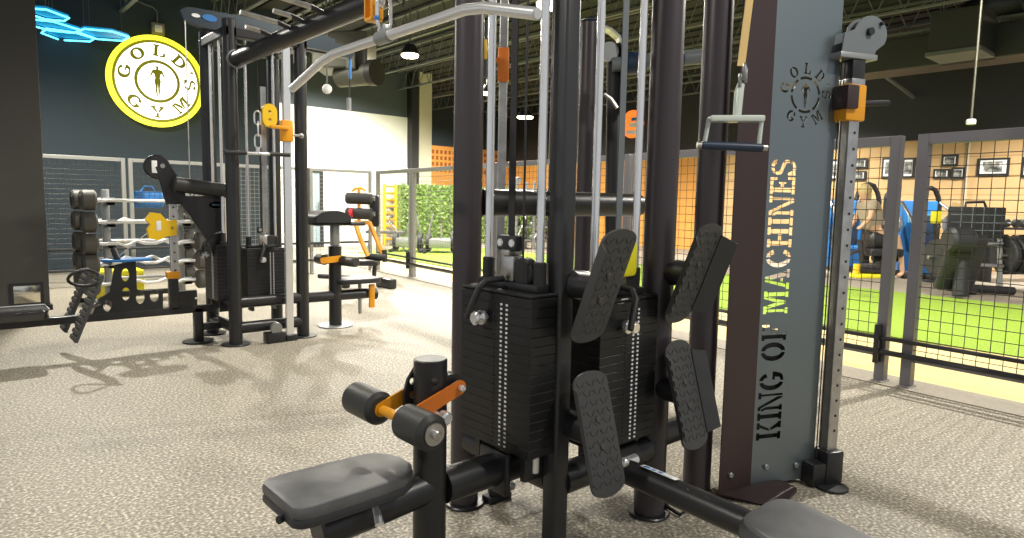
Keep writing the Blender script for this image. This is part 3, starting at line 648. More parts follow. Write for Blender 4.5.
# low pulleys and cables on the floor
for (px, py) in ((497, 488), (655, 497)):
    q = az(px, py, .05)
    tw.p('floor_pulley', B().tube(q+V((-.03, .02, 0)), q+V((.03, -.02, 0)), .045, 18, bev=.006).box((q.x-.06, q.y-.03, .0), (q.x+.06, q.y+.03, .03), .006), BLACKM)
    tw.p('pulley_cover', B().obox(q+V((.0, -.05, .03)), (.035, 0, 0), (0, .03, .008), (0, -.005, .014), .006), ZINC)
tw.p('floor_cable', B().path([az(650, 482, .06), az(662, 503, .02), az(680, 515, .012), az(690, 508, .012), az(680, 494, .02), az(664, 492, .04)], .008, 8), BLACKM)

# lat bar hanging by its carabiners
LX = 1.06
c = ax(384, 41, LX); A1 = ax(475, 5, LX); A0 = ax(328, 57, LX)
zb = (A1.z+A0.z)/2
lb = T('pulldown_bar', (c.x, c.y, zb-.12), 'long bent chrome pull-down bar hanging over the front seat', 'pull-down bar')
n1 = V((LX, A1.y, zb)); n0 = V((LX, A0.y, zb)); e1 = ax(538, 14, LX); e0 = ax(292, 89, LX)
lb.p('bar_rod', B().path([e0, e0.lerp(n0, .55), n0.lerp(e0, .16), n0+V((0, -.04, .0)), n1+V((0, .04, 0)), n1.lerp(e1, .16), e1.lerp(n1, .55), e1], .0145, 16, bev=.003), POLISH)
lb.p('hanger_collar', B().tube((LX, c.y+.035, zb), (LX, c.y-.035, zb), .020, 18, bev=.003).box((LX-.012, c.y-.02, zb), (LX+.012, c.y+.02, zb+.035), .004), ZINC)
def carabiner(t, c, L, w, r=.005, rot=0, m=CHROME):
    P = [c+V((math.cos(rot)*x, math.sin(rot)*x, z)) for x, z in capsule(0, -L/2+w/2, 0, L/2-w/2, w/2, 6)]
    return t.p('carabiner', B().path(P+[P[0]], r, 8), m)
carabiner(lb, V((LX, c.y, zb+.07)), .10, .045, .0055); carabiner(lb, V((LX, c.y+.012, zb+.14)), .10, .05, .0055, 1.3)
b = B()
for s in (-1, 1): b.box((LX-.02, c.y+.06+s*.022-.004, zb+.06), (LX+.02, c.y+.06+s*.022+.004, zb+.17), .004)
b.box((LX-.02, c.y+.04, zb+.055), (LX+.02, c.y+.082, zb+.066), .003)
lb.p('swivel_fork', b, AMBER); lb.p('blue_tag', B().box((LX-.03, c.y-.008, zb+.045), (LX-.018, c.y+.008, zb+.058), .003), BLUEP)
lb.p('hanging_cable', B().tube((LX, c.y, zb+.185), (LX, c.y, 2.60), .005, 8), BLACKM)
lb.p('cable_loop', B().path([(LX, c.y-.03, zb+.22), (LX, c.y-.07, zb+.09), (LX, c.y-.105, zb+.07), (LX, c.y-.125, zb+.12), (LX, c.y-.11, zb+.22)], .004, 8), BLACKM)
b = B().box((LX-.03, c.y-.02, 2.56), (X0, c.y+.02, 2.66), .01)
tw.p('top_arm', b, BLACK)

# beam with pull-up grips between the two towers
BX = 1.98
P0, P1 = ax(231, 62, BX), ax(345, 12, BX); zbm = (P0.z+P1.z)/2
pb = T('pull_up_beam', (BX, 4.0, zbm), 'fat black pull-up beam with angled grips joining the two cable towers', 'pull-up bar')
pb.p('beam_tube', B().tube((BX, 5.69, zbm), (BX, Y1-.07, zbm), .064, 28, bev=.008), BLACK)
pb.p('end_plate', B().tube((BX, 5.70, zbm), (BX, 5.675, zbm), .075, 28), ZINC)
for px, py, L in ((279, 40, .12), (297, 30, .30), (311, 23, .14), (331, 11, .26)):
    q = ax(px, py+8, BX); q = V((BX, q.y, zbm))
    g = pb.p('grip_stem', B().tube(q+V((-.05, 0, .025)), q+V((-.14, 0, .05)), .017, 14), BLACK)
    pb.p('knurled_grip', B().tube(q+V((-.13, 0, .047)), q+V((-.14-L*.8, 0, .05+L*.06)), .0165, 14, bev=.003), STEEL, g)

# ------------------------------------------------------------------ tower with the cut-out panel
ct = T('pulley_tower', (2.85, 1.42, 0), "cable column with a tall cut-out panel reading KING OF MACHINES and a steel pulley rail", 'gym machine')
BN = V((2.693, 1.419, 0)); TD = V((math.cos(R(-23)), math.sin(R(-23)), 0)); W_ = .343
UZ = V((0, 0, 1))
hz = lambda y: None
def zat(px, py, u):                      # height of an image point on the panel face, u along it
    P = BN+TD*u; d = ray(px, py); k = math.hypot(P.x, P.y)/math.hypot(d.x, d.y); return H+d.z*k
zk0, zk1 = zat(757, 441, .02), zat(790, 160, .15)
pcs, LN = text_run('KING OF MACHINES', .155, .085, 1.0)
sc_ = (zk1-zk0)/LN
# text runs upward: letter x -> +z, letter y -> -u
cut = [[(.146-b_*.84, zk0+a*sc_) for a, b_ in L] for L in pcs]
lr = .088; zc = zat(803, 95, W_/2)
logo = text_arc("GOLD'S", lr*.99, lr*.54, 86, 164, True, 1.0)+text_arc("GYM", lr*1.56, lr*.54, -90, 74, False, 1.05)
for k in range(6): logo.append(band(0, 0, lr*.88, lr*.88, lr*.13, k*60+5, k*60+55, 8, ty=lr*.13))
logo.append(man(lr*.60))
cut += [[(W_/2+x, zc+y) for x, y in L] for L in logo]
PH = 2.62
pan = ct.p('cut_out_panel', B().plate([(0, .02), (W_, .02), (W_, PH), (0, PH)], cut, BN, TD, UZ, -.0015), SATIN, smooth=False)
ct.p('side_panel', B().plate([(0, .02), (.205, .02), (.205, PH), (0, PH)], [], BN, V((2.495, 1.452, 0)).__sub__(BN).normalized(), UZ, .004), MAROON, smooth=False)  # same sheet as the front; its darker reflection is painted as brown
nrm = V((-TD.y, TD.x, 0))              # away from the camera
b = B()
ct.p('back_post', B().tube((2.508, 1.575, .01), (2.508, 1.575, PH), .06, 28), POLE)
ct.p('frame_post', B().box((2.60, 1.62, .01), (2.66, 1.70, PH), .008), BLACK)
ct.p('link_beam', B().tube((X1+.05, 1.60, .30), (2.50, 1.60, .30), .05, 20).tube((X1+.05, 1.60, 2.56), (2.50, 1.60, 2.56), .05, 20), BLACK)
zi = zat(775, 338, .1)
ib_ = V((.30*TD.x, .30*TD.y, 0)); nb = V((-TD.y, TD.x, 0))
ct.p('inner_housing', B().obox(BN+TD*.15+nb*.075+UZ*(zi/2+.01), TD*.145, nb*.04, UZ*(zi/2), .006), BLACKM, smooth=False)
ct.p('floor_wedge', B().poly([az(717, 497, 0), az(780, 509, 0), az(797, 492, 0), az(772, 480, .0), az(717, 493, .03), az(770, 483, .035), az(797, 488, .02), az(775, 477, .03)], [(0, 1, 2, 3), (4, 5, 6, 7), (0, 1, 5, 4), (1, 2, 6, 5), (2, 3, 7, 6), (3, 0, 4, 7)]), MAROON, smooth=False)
b = B()
for u, z in ((-.14, .10), (.075, .10), (.24, .09)):
    P = (BN+TD*u if u > 0 else BN+(V((2.495, 1.452, 0))-BN).normalized()*(-u))+V((0, 0, z)); b.tube(P, P+V((-.35, -.94, 0))*.012, .012, 12, bev=.002)
ct.p('panel_bolts', b, ZINC)
RL = az(821, 482, 0); RL = V((RL.x+.02, RL.y-.01, 0))
def zr(y, px): d = ray(px, y); return H+d.z*math.hypot(RL.x, RL.y)/math.hypot(d.x, d.y)
zt_ = zr(84, 851); zh = zr(58, 852)
ct.p('guide_rail', B().obox((RL.x, RL.y, (zt_+.12)/2), V((.026, -.011, 0)), V((.011, .026, 0)), (0, 0, (zt_-.12)/2), .004), STEEL, smooth=False)
b = B()
for i in range(22): b.tube((RL.x-.0125+.006, RL.y-.0275, .25+i*.07), (RL.x-.0125+.0055, RL.y-.0292, .25+i*.07), .0065, 8)
ct.p('rail_holes', b, BLACKM)
ct.p('rail_foot', B().obox((RL.x-.005, RL.y-.005, .085), V((.045, -.018, 0)), V((.018, .045, 0)), (0, 0, .075), .008).obox((RL.x-.06, RL.y+.03, .06), V((.05, -.02, 0)), V((.02, .05, 0)), (0, 0, .05), .008), BLACK)
ct.p('foot_disc', B().tube((RL.x-.05, RL.y-.05, 0), (RL.x-.05, RL.y-.05, .012), .07, 26, bev=.003), BLACKM)
ct.p('rail_head', B().obox((RL.x, RL.y, (zt_+zh)/2), V((.032, -.0135, 0)), V((.0135, .032, 0)), (0, 0, (zh-zt_)/2), .006), BLACK)
z0, z1 = zr(122, 848), zr(86, 850)
cr_ = ct.p('pulley_carriage', B().obox((RL.x-.012, RL.y+.005, (z0+z1)/2), V((.05, -.02, 0)), V((.017, .042, 0)), (0, 0, (z1-z0)/2), .008), AMBER)
ct.p('carriage_block', B().obox((RL.x-.055, RL.y-.0, (z0+z1)/2+.02), V((.03, -.012, 0)), V((.016, .04, 0)), (0, 0, .05), .006), MAROON, cr_)
ct.p('carriage_pin', B().tube((RL.x+.02, RL.y-.03, (z0+z1)/2), (RL.x+.15, RL.y-.10, (z0+z1)/2+.012), .012, 12, bev=.003), BLACKM, cr_)
ct.p('carriage_wheel', B().disc((RL.x+.035, RL.y+.05, (z0+z1)/2+.03), (.4, .92, 0), .05, .03), AMBER, cr_)
ct.p('carriage_collar', B().obox((RL.x, RL.y, z1+.012), V((.034, -.014, 0)), V((.014, .034, 0)), (0, 0, .014), .003), STEEL, cr_)
zh = zr(58, 852); zt = zr(16, 860)
HO = [(-.10, 0), (.075, 0), (.085, .03)]+circ(.055, zt-zh-.075, .085, .075, 14, -30, 170)+[(-.09, .09)]
for off in (-.028, .024):
    ct.p('pulley_housing', B().plate(HO, [circ(.04, .105, .014, n=12)], V((RL.x, RL.y, zh))+nrm*off, TD, UZ, .006), GREYPAINT)
ct.p('housing_base', B().obox((RL.x-.01, RL.y+.004, zh-.0), TD*.10, nrm*.042, UZ*.012, .004), ZINC)
ct.p('housing_wheel', B().disc(V((RL.x, RL.y, zh+.10))+TD*.045, nrm, .06, .03), BLACKM)
ct.p('housing_pin', B().tube(V((RL.x, RL.y, zh+.105))+TD*.04-nrm*.05, V((RL.x, RL.y, zh+.105))+TD*.04+nrm*.05, .016, 14).tube(V((RL.x, RL.y, zt-.03))+TD*.10-nrm*.05, V((RL.x, RL.y, zt-.03))+TD*.10+nrm*.04, .008, 10), BLACKM)
for u in (-.062, -.045): ct.p('cable', B().tube(V((RL.x, RL.y, .12))+TD*u, V((RL.x, RL.y, zh))+TD*u, .003, 6), BLACKM)

# stirrup handle on a tan strap in front of that panel
hd = 2.55
c0 = ad(736, 146, hd); dl = (ad(768, 150, hd+.0)-ad(694, 144, hd))
hn = T('stirrup_handle', c0, 'stirrup handle hanging on a tan strap before the panel edge tinted with a dark reflection', 'cable handle')
gl, gr = ad(697, 145, hd), ad(767, 148, hd)
g = hn.p('handle_grip', B().tube(gl.lerp(gr, .06), gl.lerp(gr, .94), .0165, 18, bev=.004), NAVY)
hn.p('grip_ends', B().tube(gl, gl.lerp(gr, .07), .013, 14).tube(gl.lerp(gr, .93), gr, .013, 14), STEEL, g)
pl, pr = ad(709, 119, hd), ad(763, 119, hd)
hn.p('spreader_plate', B().obox((pl+pr)/2, (pr-pl)/2, V((.02, .022, 0)), (0, 0, .012), .006), CLEAR)
hn.p('side_strap', B().path([pl, gl.lerp(gr, .10)], .009, 8), CLEAR); hn.p('side_strap', B().path([pr-V((.01, 0, 0)), gl.lerp(gr, .88)], .009, 8), CLEAR)
hn.p('neck', B().path([ad(737, 116, hd), ad(739, 92, hd), ad(741, 84, hd)], [.016, .018, .014], 12), CLEAR)
k0 = ad(741, 78, hd)
for i, (dx, dz, rr) in enumerate(((-.012, .02, .026), (.016, .012, .025), (-.006, -.015, .026), (.018, -.022, .02))):
    hn.p('carabiner_link', B().path([k0+V((dx+rr*math.cos(t)*.7, -.02+.01*i+rr*math.cos(t)*.4, dz+rr*math.sin(t))) for t in [k*math.pi/5 for k in range(11)]], .007, 8), ZINC)
s0, s1 = ad(741, 66, hd), ad(757, -60, hd); s1 = s0+(s1-s0)*((2.60-s0.z)/(s1.z-s0.z))
ct.p('top_arm', B().obox((s1+V((2.52, 1.55, 2.6)))/2+UZ*.03, (V((2.52, 1.55, 2.6))-s1)*.55, V((.03, 0, 0)), UZ*.05, .008), BLACK)
hn.p('hanging_strap', B().obox((s0+s1)/2, (s1-s0)/2, V((.75, -.66, 0))*.0145, V((.6, .7, 0))*.003), STRAP, smooth=False)

# ------------------------------------------------------------------ back cable tower with its seat station
bt = T('cable_tower', (2.25, 6.05, 0), 'black multi-station cable tower under the beam beside the round yellow sign', 'gym machine')
for x, y in ((1.95, 5.75), (2.55, 5.75), (1.95, 6.35), (2.55, 6.35)): pole(bt, x, y, .055, TH, foot=.12)
for z in (.14, .36):
    bt.p('cross_beam', B().tube((1.95, 5.75, z), (2.55, 5.75, z), .05, 20), BLACK)
    bt.p('cross_beam', B().tube((1.95, 5.75, z), (1.95, 6.35, z), .045, 20), BLACK)
for a, c in (((1.95, 5.75), (2.55, 5.75)), ((1.95, 5.75), (1.95, 6.35)), ((1.95, 6.35), (2.55, 6.35)), ((2.55, 5.75), (2.55, 6.35))):
    bt.p('top_beam', B().box((min(a[0], c[0])-.05, min(a[1], c[1])-.05, 2.56), (max(a[0], c[0])+.05, max(a[1], c[1])+.05, 2.64), .01), BLACK, smooth=False)
M3 = Matrix.Translation((2.24, 5.80, 0)); t3 = stack(bt, M3, .36, 14, .33, .16, .05); guide_rods(bt, M3, t3, 2.6, .33, .16, .012)
M4 = Matrix.Translation((1.86, 6.07, 0)) @ Matrix.Rotation(R(-90), 4, 'Z'); t4 = stack(bt, M4, .36, 15, .33, .14, .04); guide_rods(bt, M4, t4, 2.6, .33, .14, .012)
q0, q1 = ay(290, 337, 5.66), ay(286, 30, 5.66)
bt.p('pulley_rail', B().box((q0.x-.035, 5.64, .04), (q0.x+.03, 5.68, 2.6), .004), CHROME, smooth=False)
bt.p('flat_guide', B().box((2.21, 5.78, .95), (2.255, 5.79, 2.2)), STEEL, smooth=False)
bt.p('rail_foot', B().box((q0.x-.22, 5.6, .0), (q0.x-.06, 5.72, .09), .01).box((q0.x-.05, 5.61, 0), (q0.x+.05, 5.71, .05), .006), BLACK)
bt.p('low_pulley', B().disc((q0.x-.14, 5.62, .13), (0, 1, .2), .05, .03), ZINC)
c = ay(287, 131, 5.62)
k = bt.p('pulley_carriage', B().box((c.x-.05, 5.60, c.z-.09), (c.x+.05, 5.66, c.z+.09), .006), AMBER)
c2 = ay(270, 116, 5.58)
bt.p('carriage_wheel', B().plate(capsule(0, -.03, .0, .04, .062), [circ(0, .035, .014, n=10), circ(0, -.03, .014, n=10)], (c2.x, 5.58, c2.z), (1, 0, 0), UZ, -.05), YELLOW, k)
bt.p('carriage_link', B().box((c2.x, 5.57, c2.z-.10), (c.x, 5.60, c2.z-.07), .004), AMBER, k)
bt.p('carriage_knob', B().tube((c.x+.05, 5.63, c.z-.03), (c.x+.12, 5.63, c.z-.03), .012, 10).ball((c.x+.13, 5.63, c.z-.03), .024, 10), ZINC, k)
# long top arms with pulleys and hanging cables
ARMP = mat('dark_navy_arm', (.022, .034, .046), .4, .2)
l0, l1 = ay(183, 14, 6.05), ay(305, 38, 6.05)
AO = [(0, -.05), (.12, -.085), (1.3, -.10), (1.34, .02), (1.2, .05), (.5, .07), (.03, .06), (-.03, .02)]
ar = bt.p('top_arm', B().extr([(x, y) for x, y in AO], (l0.x, 6.02, l0.z), (1, 0, 0), UZ, -.06), ARMP)
for s, u, w_, m_ in ((1, .20, .06, BLUEP), (1, .09, .035, WHITE)):
    bt.p('arm_badge', B().extr(circ(0, 0, w_, w_*.45, 18), (l0.x+u, 6.02-.001+0, l0.z), (1, 0, 0), UZ, .004), m_, ar)
bt.p('cable', B().tube((l0.x+.01, 6.03, l0.z-.02), (l0.x+.01, 6.03, 1.25), .005, 6), STEEL)
l2 = ay(350, 56, 6.15)
bt.p('top_arm', B().extr([(0, -.08), (l2.x-2.5, -.09), (l2.x-2.46, -.03), (l2.x-2.62, .03), (0, .06)], (2.5, 6.12, l2.z+.06), (1, 0, 0), UZ, -.06), ARMP)
bt.p('arm_badge', B().extr(circ(0, 0, .05, .03, 18), (2.84, 6.06, l2.z+.05), (1, 0, 0), UZ, .004), WHITE)
l3 = ay(349, 100, 6.15)
bt.p('cable_sleeve', B().tube((l2.x, 6.15, l2.z-.02), (l2.x, 6.15, l2.z-.22), .014, 10), BLUEP)
bt.p('cable', B().tube((l2.x, 6.15, l2.z-.2), (l3.x, 6.15, l3.z), .007, 8), BLACKM)
bt.p('cable_stop', B().tube((l3.x, 6.15, l3.z+.02), (l3.x, 6.15, l3.z-.10), .022, 12), ZINC)
h0, h1 = ay(224, 152, 5.56), ay(290, 155, 5.56)
sb = T('straight_cable_bar', (h0+h1)/2, 'short straight bar with black grips hanging in front of the back cable tower', 'cable bar')
sb.p('bar_rod', B().tube(h0.lerp(h1, .3), h0.lerp(h1, .72), .013, 12), CHROME)
sb.p('bar_grip', B().tube(h0, h0.lerp(h1, .33), .018, 12, bev=.003), BLACKM); sb.p('bar_grip', B().tube(h0.lerp(h1, .68), h1, .018, 12, bev=.003), BLACKM)
mid = (h0+h1)/2
sb.p('swivel', B().tube(mid, mid+V((0, 0, .05)), .016, 10), CHROME)
carabiner(sb, mid+V((0, 0, .10)), .11, .05, .007); carabiner(sb, mid+V((.004, 0, .20)), .12, .05, .007, 1.2); carabiner(sb, mid+V((.0, 0, .29)), .11, .05, .007)
sb.p('hanging_cable', B().path([mid+V((0, 0, .34)), mid+V((.01, 0, .40)), V((c2.x-.06, 5.60, c2.z+.02))], .005, 6), BLACKM)
# small seat station on the far side of that tower
YB = 6.05
bt.p('station_beam', B().tube((2.6, YB, .31), (3.40, YB, .30), .052, 20, bev=.006), BLACK)
sp_ = bt.p('seat_post', B().tube((3.02, YB, .01), (3.02, YB, .80), .062, 24, bev=.006), BLACK)
bt.p('base_disc', B().tube((3.02, YB, 0), (3.02, YB, .014), .17, 28, bev=.004), ZINC, sp_)
bt.p('post_slider', B().box((2.985, YB-.04, .80), (3.055, YB+.04, 1.02), .006), ZINC)
PO = [(-.18, 0), (.18, 0), (.18, .04)]+circ(0, .04, .18, .075, 12, 0, 180)
bt.p('arm_pad', B().extr(PO, (2.94, YB-.15, 1.03), (1, 0, 0), UZ, -.30), VINYL, angle=50)
bt.p('pad_frame', B().box((2.77, YB-.12, 1.0), (3.22, YB+.12, 1.03), .008), BLACK)
bt.p('pad_handle', B().tube((3.10, YB-.16, 1.02), (3.26, YB-.16, 1.02), .02, 12, bev=.004), FOAM)
bt.p('roller_arm', B().extr(capsule(0, 0, .22, .015, .03), (2.86, YB-.08, .665), (1, 0, 0), UZ, -.012), AMBER)
bt.p('arm_hub', B().tube((2.88, YB-.06, .67), (2.88, YB+.07, .67), .05, 16), BLACK)
bt.p('thigh_roller', B().tube((3.10, YB-.28, .655), (3.02, YB+.20, .655), .05, 20, bev=.01), FOAM)
a_, c_ = ay(334, 281, YB), ay(376, 281, YB)
bt.p('seat_pad', cushion(B(), rrect(c_.x-a_.x, .30, .07), ((a_.x+c_.x)/2, YB, a_.z-.03), (1, 0, 0), (0, 1, 0), .05, .012), VINYL)
bt.p('seat_stem', B().tube((3.29, YB, .10), (3.29, YB, a_.z-.02), .018, 12), ZINC)
bt.p('seat_lever', B().box((3.36, YB-.08, .16), (3.42, YB-.05, .40), .006), AMBER)
bt.p('beam_end', B().disc((3.45, YB, .29), (1, 0, 0), .06, .04), BLACK)

# ------------------------------------------------------------------ low row bench left of the back tower
YR = 6.05
rw = T('low_row_bench', (1.2, YR, 0), 'long low row bench with ridged foot plates and blue top, left of the back tower', 'gym machine')
rw.p('bench_beam', B().box((-.9, YR-.035, .262), (1.86, YR+.035, .322), .006), BLACK)
lg = rw.p('leg', B().box((1.70, YR-.035, .01), (1.77, YR+.035, .30), .005), BLACK)
rw.p('base_disc', B().tube((1.735, YR, 0), (1.735, YR, .014), .13, 28, bev=.003), BLACK, lg)
rw.p('leg', B().box((-.80, YR-.035, .01), (-.73, YR+.035, .30), .005), BLACK)
rw.p('cross_foot', B().box((1.76, YR-.03, .10), (1.92, YR+.03, .16), .005), BLACK)
pq = ay(47, 313, YR)
rw.p('seat_pad', cushion(B(), rrect(pq.x+.80, .30, .05), ((pq.x-.80)/2, YR, .325), (1, 0, 0), (0, 1, 0), .075, .014), mat('glossy_black_vinyl', (.03, .03, .03), .16, coat=.6))
rw.p('seat_piping', B().path([(pq.x*1, YR+s*.14, .405) for s in (-1, 1)]+[(-.7, YR+.14, .405), (-.7, YR-.14, .405)], .004, 6), WHITE)
for dy in (-.24, .24):
    tp, bo = ay(101, 274, YR-.24), ay(74, 341, YR-.24)
    tp = V((tp.x, YR+dy, tp.z)); bo = V((bo.x, YR+dy, bo.z)); ax_ = (tp-bo).normalized(); nn = V((-ax_.z, 0, ax_.x))
    pl_ = rw.p('foot_plate', B().obox((tp+bo)/2, (tp-bo)/2, (0, .095, 0), nn*.012, .004), TREAD, smooth=False)
    b = B(); L_ = (tp-bo).length
    for i in range(11): b.obox(bo+ax_*(L_*(i+.5)/11)+nn*.016, ax_*(L_/11*.32), (0, .092, 0), nn*.007, .003, 1)
    rw.p('tread_ridges', b, IRON, pl_, smooth=False)
    rw.p('plate_stay', B().tube((tp+bo)/2, ((tp+bo)/2).lerp(V(((tp.x+bo.x)/2+.12, YR, .40)), 1.0), .022, 12), BLACK)
f2 = lambda pts: [(p.x-1.0, p.z) for p in (ay(x, y, YR-.03) for x, y in pts)]
HO2 = [f2([(x+dx*math.cos(t), y+dy*math.sin(t)) for t in [k*math.pi/7 for k in range(14)]]) for x, y, dx, dy in ((125.5, 275, 4.2, 6.5), (126, 294, 4.5, 6.5), (107.5, 306, 4.2, 6), (140.5, 298, 4.5, 6), (154.5, 296, 4.5, 6))]
rw.p('pierced_bracket', B().plate(f2([(115, 265), (136, 260), (137, 289), (141, 291), (163, 290), (163, 309), (120, 316), (90, 322), (98, 300), (110, 292)]), HO2, (1.0, YR-.03, 0), (1, 0, 0), UZ, -.02), BLACK)
bq = ay(127, 261, YR)
rw.p('blue_top', cushion(B(), circ(0, 0, .185, .10, 24), (bq.x, YR, bq.z), (1, 0, 0), (0, 1, 0), .022, .006), BLUEP)
rl0, rl1 = ay(172, 190, YR), ay(173, 276, YR)
rr = rw.p('pulley_rail', B().box((rl0.x-.03, YR-.02, rl1.z), (rl0.x+.03, YR+.02, rl0.z), .004), CHROME, smooth=False)
b = B()
for i in range(9): b.tube((rl0.x, YR-.0215, rl1.z+.05+i*.075), (rl0.x, YR-.019, rl1.z+.05+i*.075), .009, 8)
rw.p('rail_holes', b, BLACKM, rr); rw.p('rail_stop', B().ball((rl0.x, YR, rl0.z+.02), .028, 10), WHITE, rr)
rw.p('rail_socket', B().box((rl1.x-.05, YR-.04, rl1.z-.02), (rl1.x+.05, YR+.04, rl1.z+.04), .006), AMBER)
rw.p('rail_column', B().box((rl1.x-.035, YR-.035, .30), (rl1.x+.035, YR+.035, rl1.z), .006), BLACK)
g1 = ay(196, 294, YR)
rw.p('gusset_box', B().plate([(0, 0), (g1.x-rl1.x, 0), (g1.x-rl1.x, .14), (0, .14)], [circ(.17, .07, .012, n=10), circ(.05, .03, .01, n=10)], (rl1.x, YR-.03, .315), (1, 0, 0), UZ, -.06), BLACK)
cq = ay(161, 227, YR-.05)
cr2 = rw.p('pulley_carriage', B().plate([(-.10, -.02), (-.09, -.09), (-.02, -.11), (.04, -.08), (.12, -.07), (.12, .06), (.05, .05), (.0, .11), (-.07, .12), (-.11, .06), (-.075, .02)], [circ(.085, -.01, .012, n=10)], (cq.x, YR-.05, cq.z), (1, 0, 0), UZ, -.05), YELLOW)
rw.p('carriage_label', B().box((cq.x-.035, YR-.053, cq.z-.03), (cq.x+.0, YR-.049, cq.z+.05), .002), WHITE, cr2)
dq = ay(157, 167, YR-.03)
dd = rw.p('pulley_cover', B().disc((dq.x, YR-.03, dq.z), (0, 1, 0), .10, .05, bev=.01), BLACK)
rw.p('cover_label', B().box((dq.x-.045, YR-.058, dq.z-.05), (dq.x-.005, YR-.054, dq.z+.05), .002), WHITE, dd)
rw.p('cover_bolt', B().disc((dq.x+.035, YR-.057, dq.z+.01), (0, 1, 0), .018, .008), ZINC, dd)
rw.p('pulley_arm', B().extr([(-.02, .0), (.09, .02), (.20, -.16), (.20, -.30), (.06, -.30), (.02, -.12)], (dq.x, YR-.01, dq.z), (1, 0, 0), UZ, .05), BLACK)
r0_, r1_ = ay(173, 184, YR-.08), ay(227, 191, YR-.08)
rw.p('chest_roller', B().tube(r0_, r1_, .062, 24, bev=.012), FOAM)
gz = r1_.z
gs = rw.p('gusset_plate', B().extr([(0, -.05), (.40, -.05), (.40, -.45), (.32, -.62), (.26, -.45), (.12, -.22)], (r1_.x-.42, YR-.04, gz), (1, 0, 0), UZ, .03), BLACK)
bqx = ay(217, 205, YR-.07)
rw.p('oval_badge', B().extr(circ(0, 0, .065, .03, 20), (bqx.x, YR-.07, bqx.z), (1, 0, 0), UZ, -.004), WHITE, gs)
rw.p('badge_print', B().box((bqx.x-.042, YR-.0765, bqx.z-.008), (bqx.x+.042, YR-.074, bqx.z+.010), .002), NAVY, gs)
rw.p('release_lever', B().path([ay(222, 232, YR-.1), ay(214, 234, YR-.14), ay(207, 240, YR-.16), ay(205, 246, YR-.16)], .011, 8), BLACKM)
kq = ay(117, 254, YR-.02)
hr = T('row_handle', (kq.x, YR, kq.z), 'chrome double handle with black grips lying on the blue top of the row bench', 'cable handle')
hr.p('handle_bar', B().path([ay(101, 266, YR), ay(110, 259, YR), ay(119, 256, YR)], .012, 8), CHROME)
hr.p('handle_grip', B().tube(ay(113, 249, YR+.02), ay(118, 260, YR-.08), .022, 12, bev=.004), BLACKM)
hr.p('handle_hook', B().tube(ay(104, 262, YR), ay(112, 264, YR-.03), .014, 8), ZINC)
hr.p('pull_cable', B().tube(ay(119, 256, YR), V((cq.x-.08, YR-.04, cq.z-.03)), .004, 6), STEEL)
b = B(); lc = ay(84, 278, YR-.3)
b.path([lc+V((.10*math.cos(t), .04*math.sin(t*2), .06*math.sin(t))) for t in [k*math.pi/9 for k in range(19)]], .011, 8)
o = b.build('rubber_loop', BLACKM, org=lc); tag(o, 'black rubber loop hung over the top of the ridged foot plate', 'strap')

# ------------------------------------------------------------------ barbell rack and fixed barbells
YK = 8.5; lv = [1.196, .955, .716, .492, .265]
rk = T('barbell_rack', (1.95, 8.78, 0), 'upright barbell rack behind the low row bench, pale hooks on both sides', 'barbell rack')
for x in (1.56, 2.34):
    rk.p('upright', B().box((x-.035, 8.74, .01), (x+.035, 8.82, 1.32), .006), ZINC)
    rk.p('foot_bar', B().box((x-.04, 8.44, 0), (x+.04, 9.12, .05), .008), BLACK)
    for z in lv:
        for s in (-1, 1): rk.p('hook', B().box((x-.045, 8.78+s*.04, z-.055), (x+.045, 8.78+s*.29, z-.018), .004).box((x-.045, 8.78+s*.27, z-.055), (x+.045, 8.78+s*.29, z+.03), .004), ZINC)
rk.p('cross_bar', B().box((1.56, 8.75, .08), (2.34, 8.81, .14), .006), BLACK)
def barbell(y, z, ez, hr_, lab):
    t = T('fixed_barbell', (1.95, y, z), lab, 'barbell', 'fixed barbells on the rack')
    P = [(1.42, y, z), (2.42, y, z)] if not ez else [(1.42, y, z), (1.62, y, z), (1.70, y, z-.03), (1.80, y, z+.025), (1.89, y, z-.005), (2.0, y, z-.005), (2.09, y, z+.025), (2.19, y, z-.03), (2.27, y, z), (2.42, y, z)]
    t.p('bar_rod', B().path(P, .019, 10), POLISH)
    for a, s in ((1.27, 1), (2.43, 1)):
        e = t.p('head', B().tube((a, y, z), (a+.15, y, z), hr_, 22, bev=.02), IRON)
        t.p('end_cap', B().tube((a-.004 if a < 2 else a+.15, y, z), (a if a < 2 else a+.154, y, z), hr_*.55, 18), PLATEB, e)
names = ['topmost', 'second from top', 'third from top', 'fourth from top', 'lowest']
for i, z in enumerate(lv):
    barbell(YK-.01, z, i in (2, 3, 4), .112, '%s fixed barbell on the near side of the rack, %s bar' % (names[i], 'zigzag' if i >= 2 else 'straight'))
for i, z in enumerate(lv):
    barbell(9.06, z, i in (1, 3), .112, '%s fixed barbell on the far side of the rack, behind the near row' % names[i])
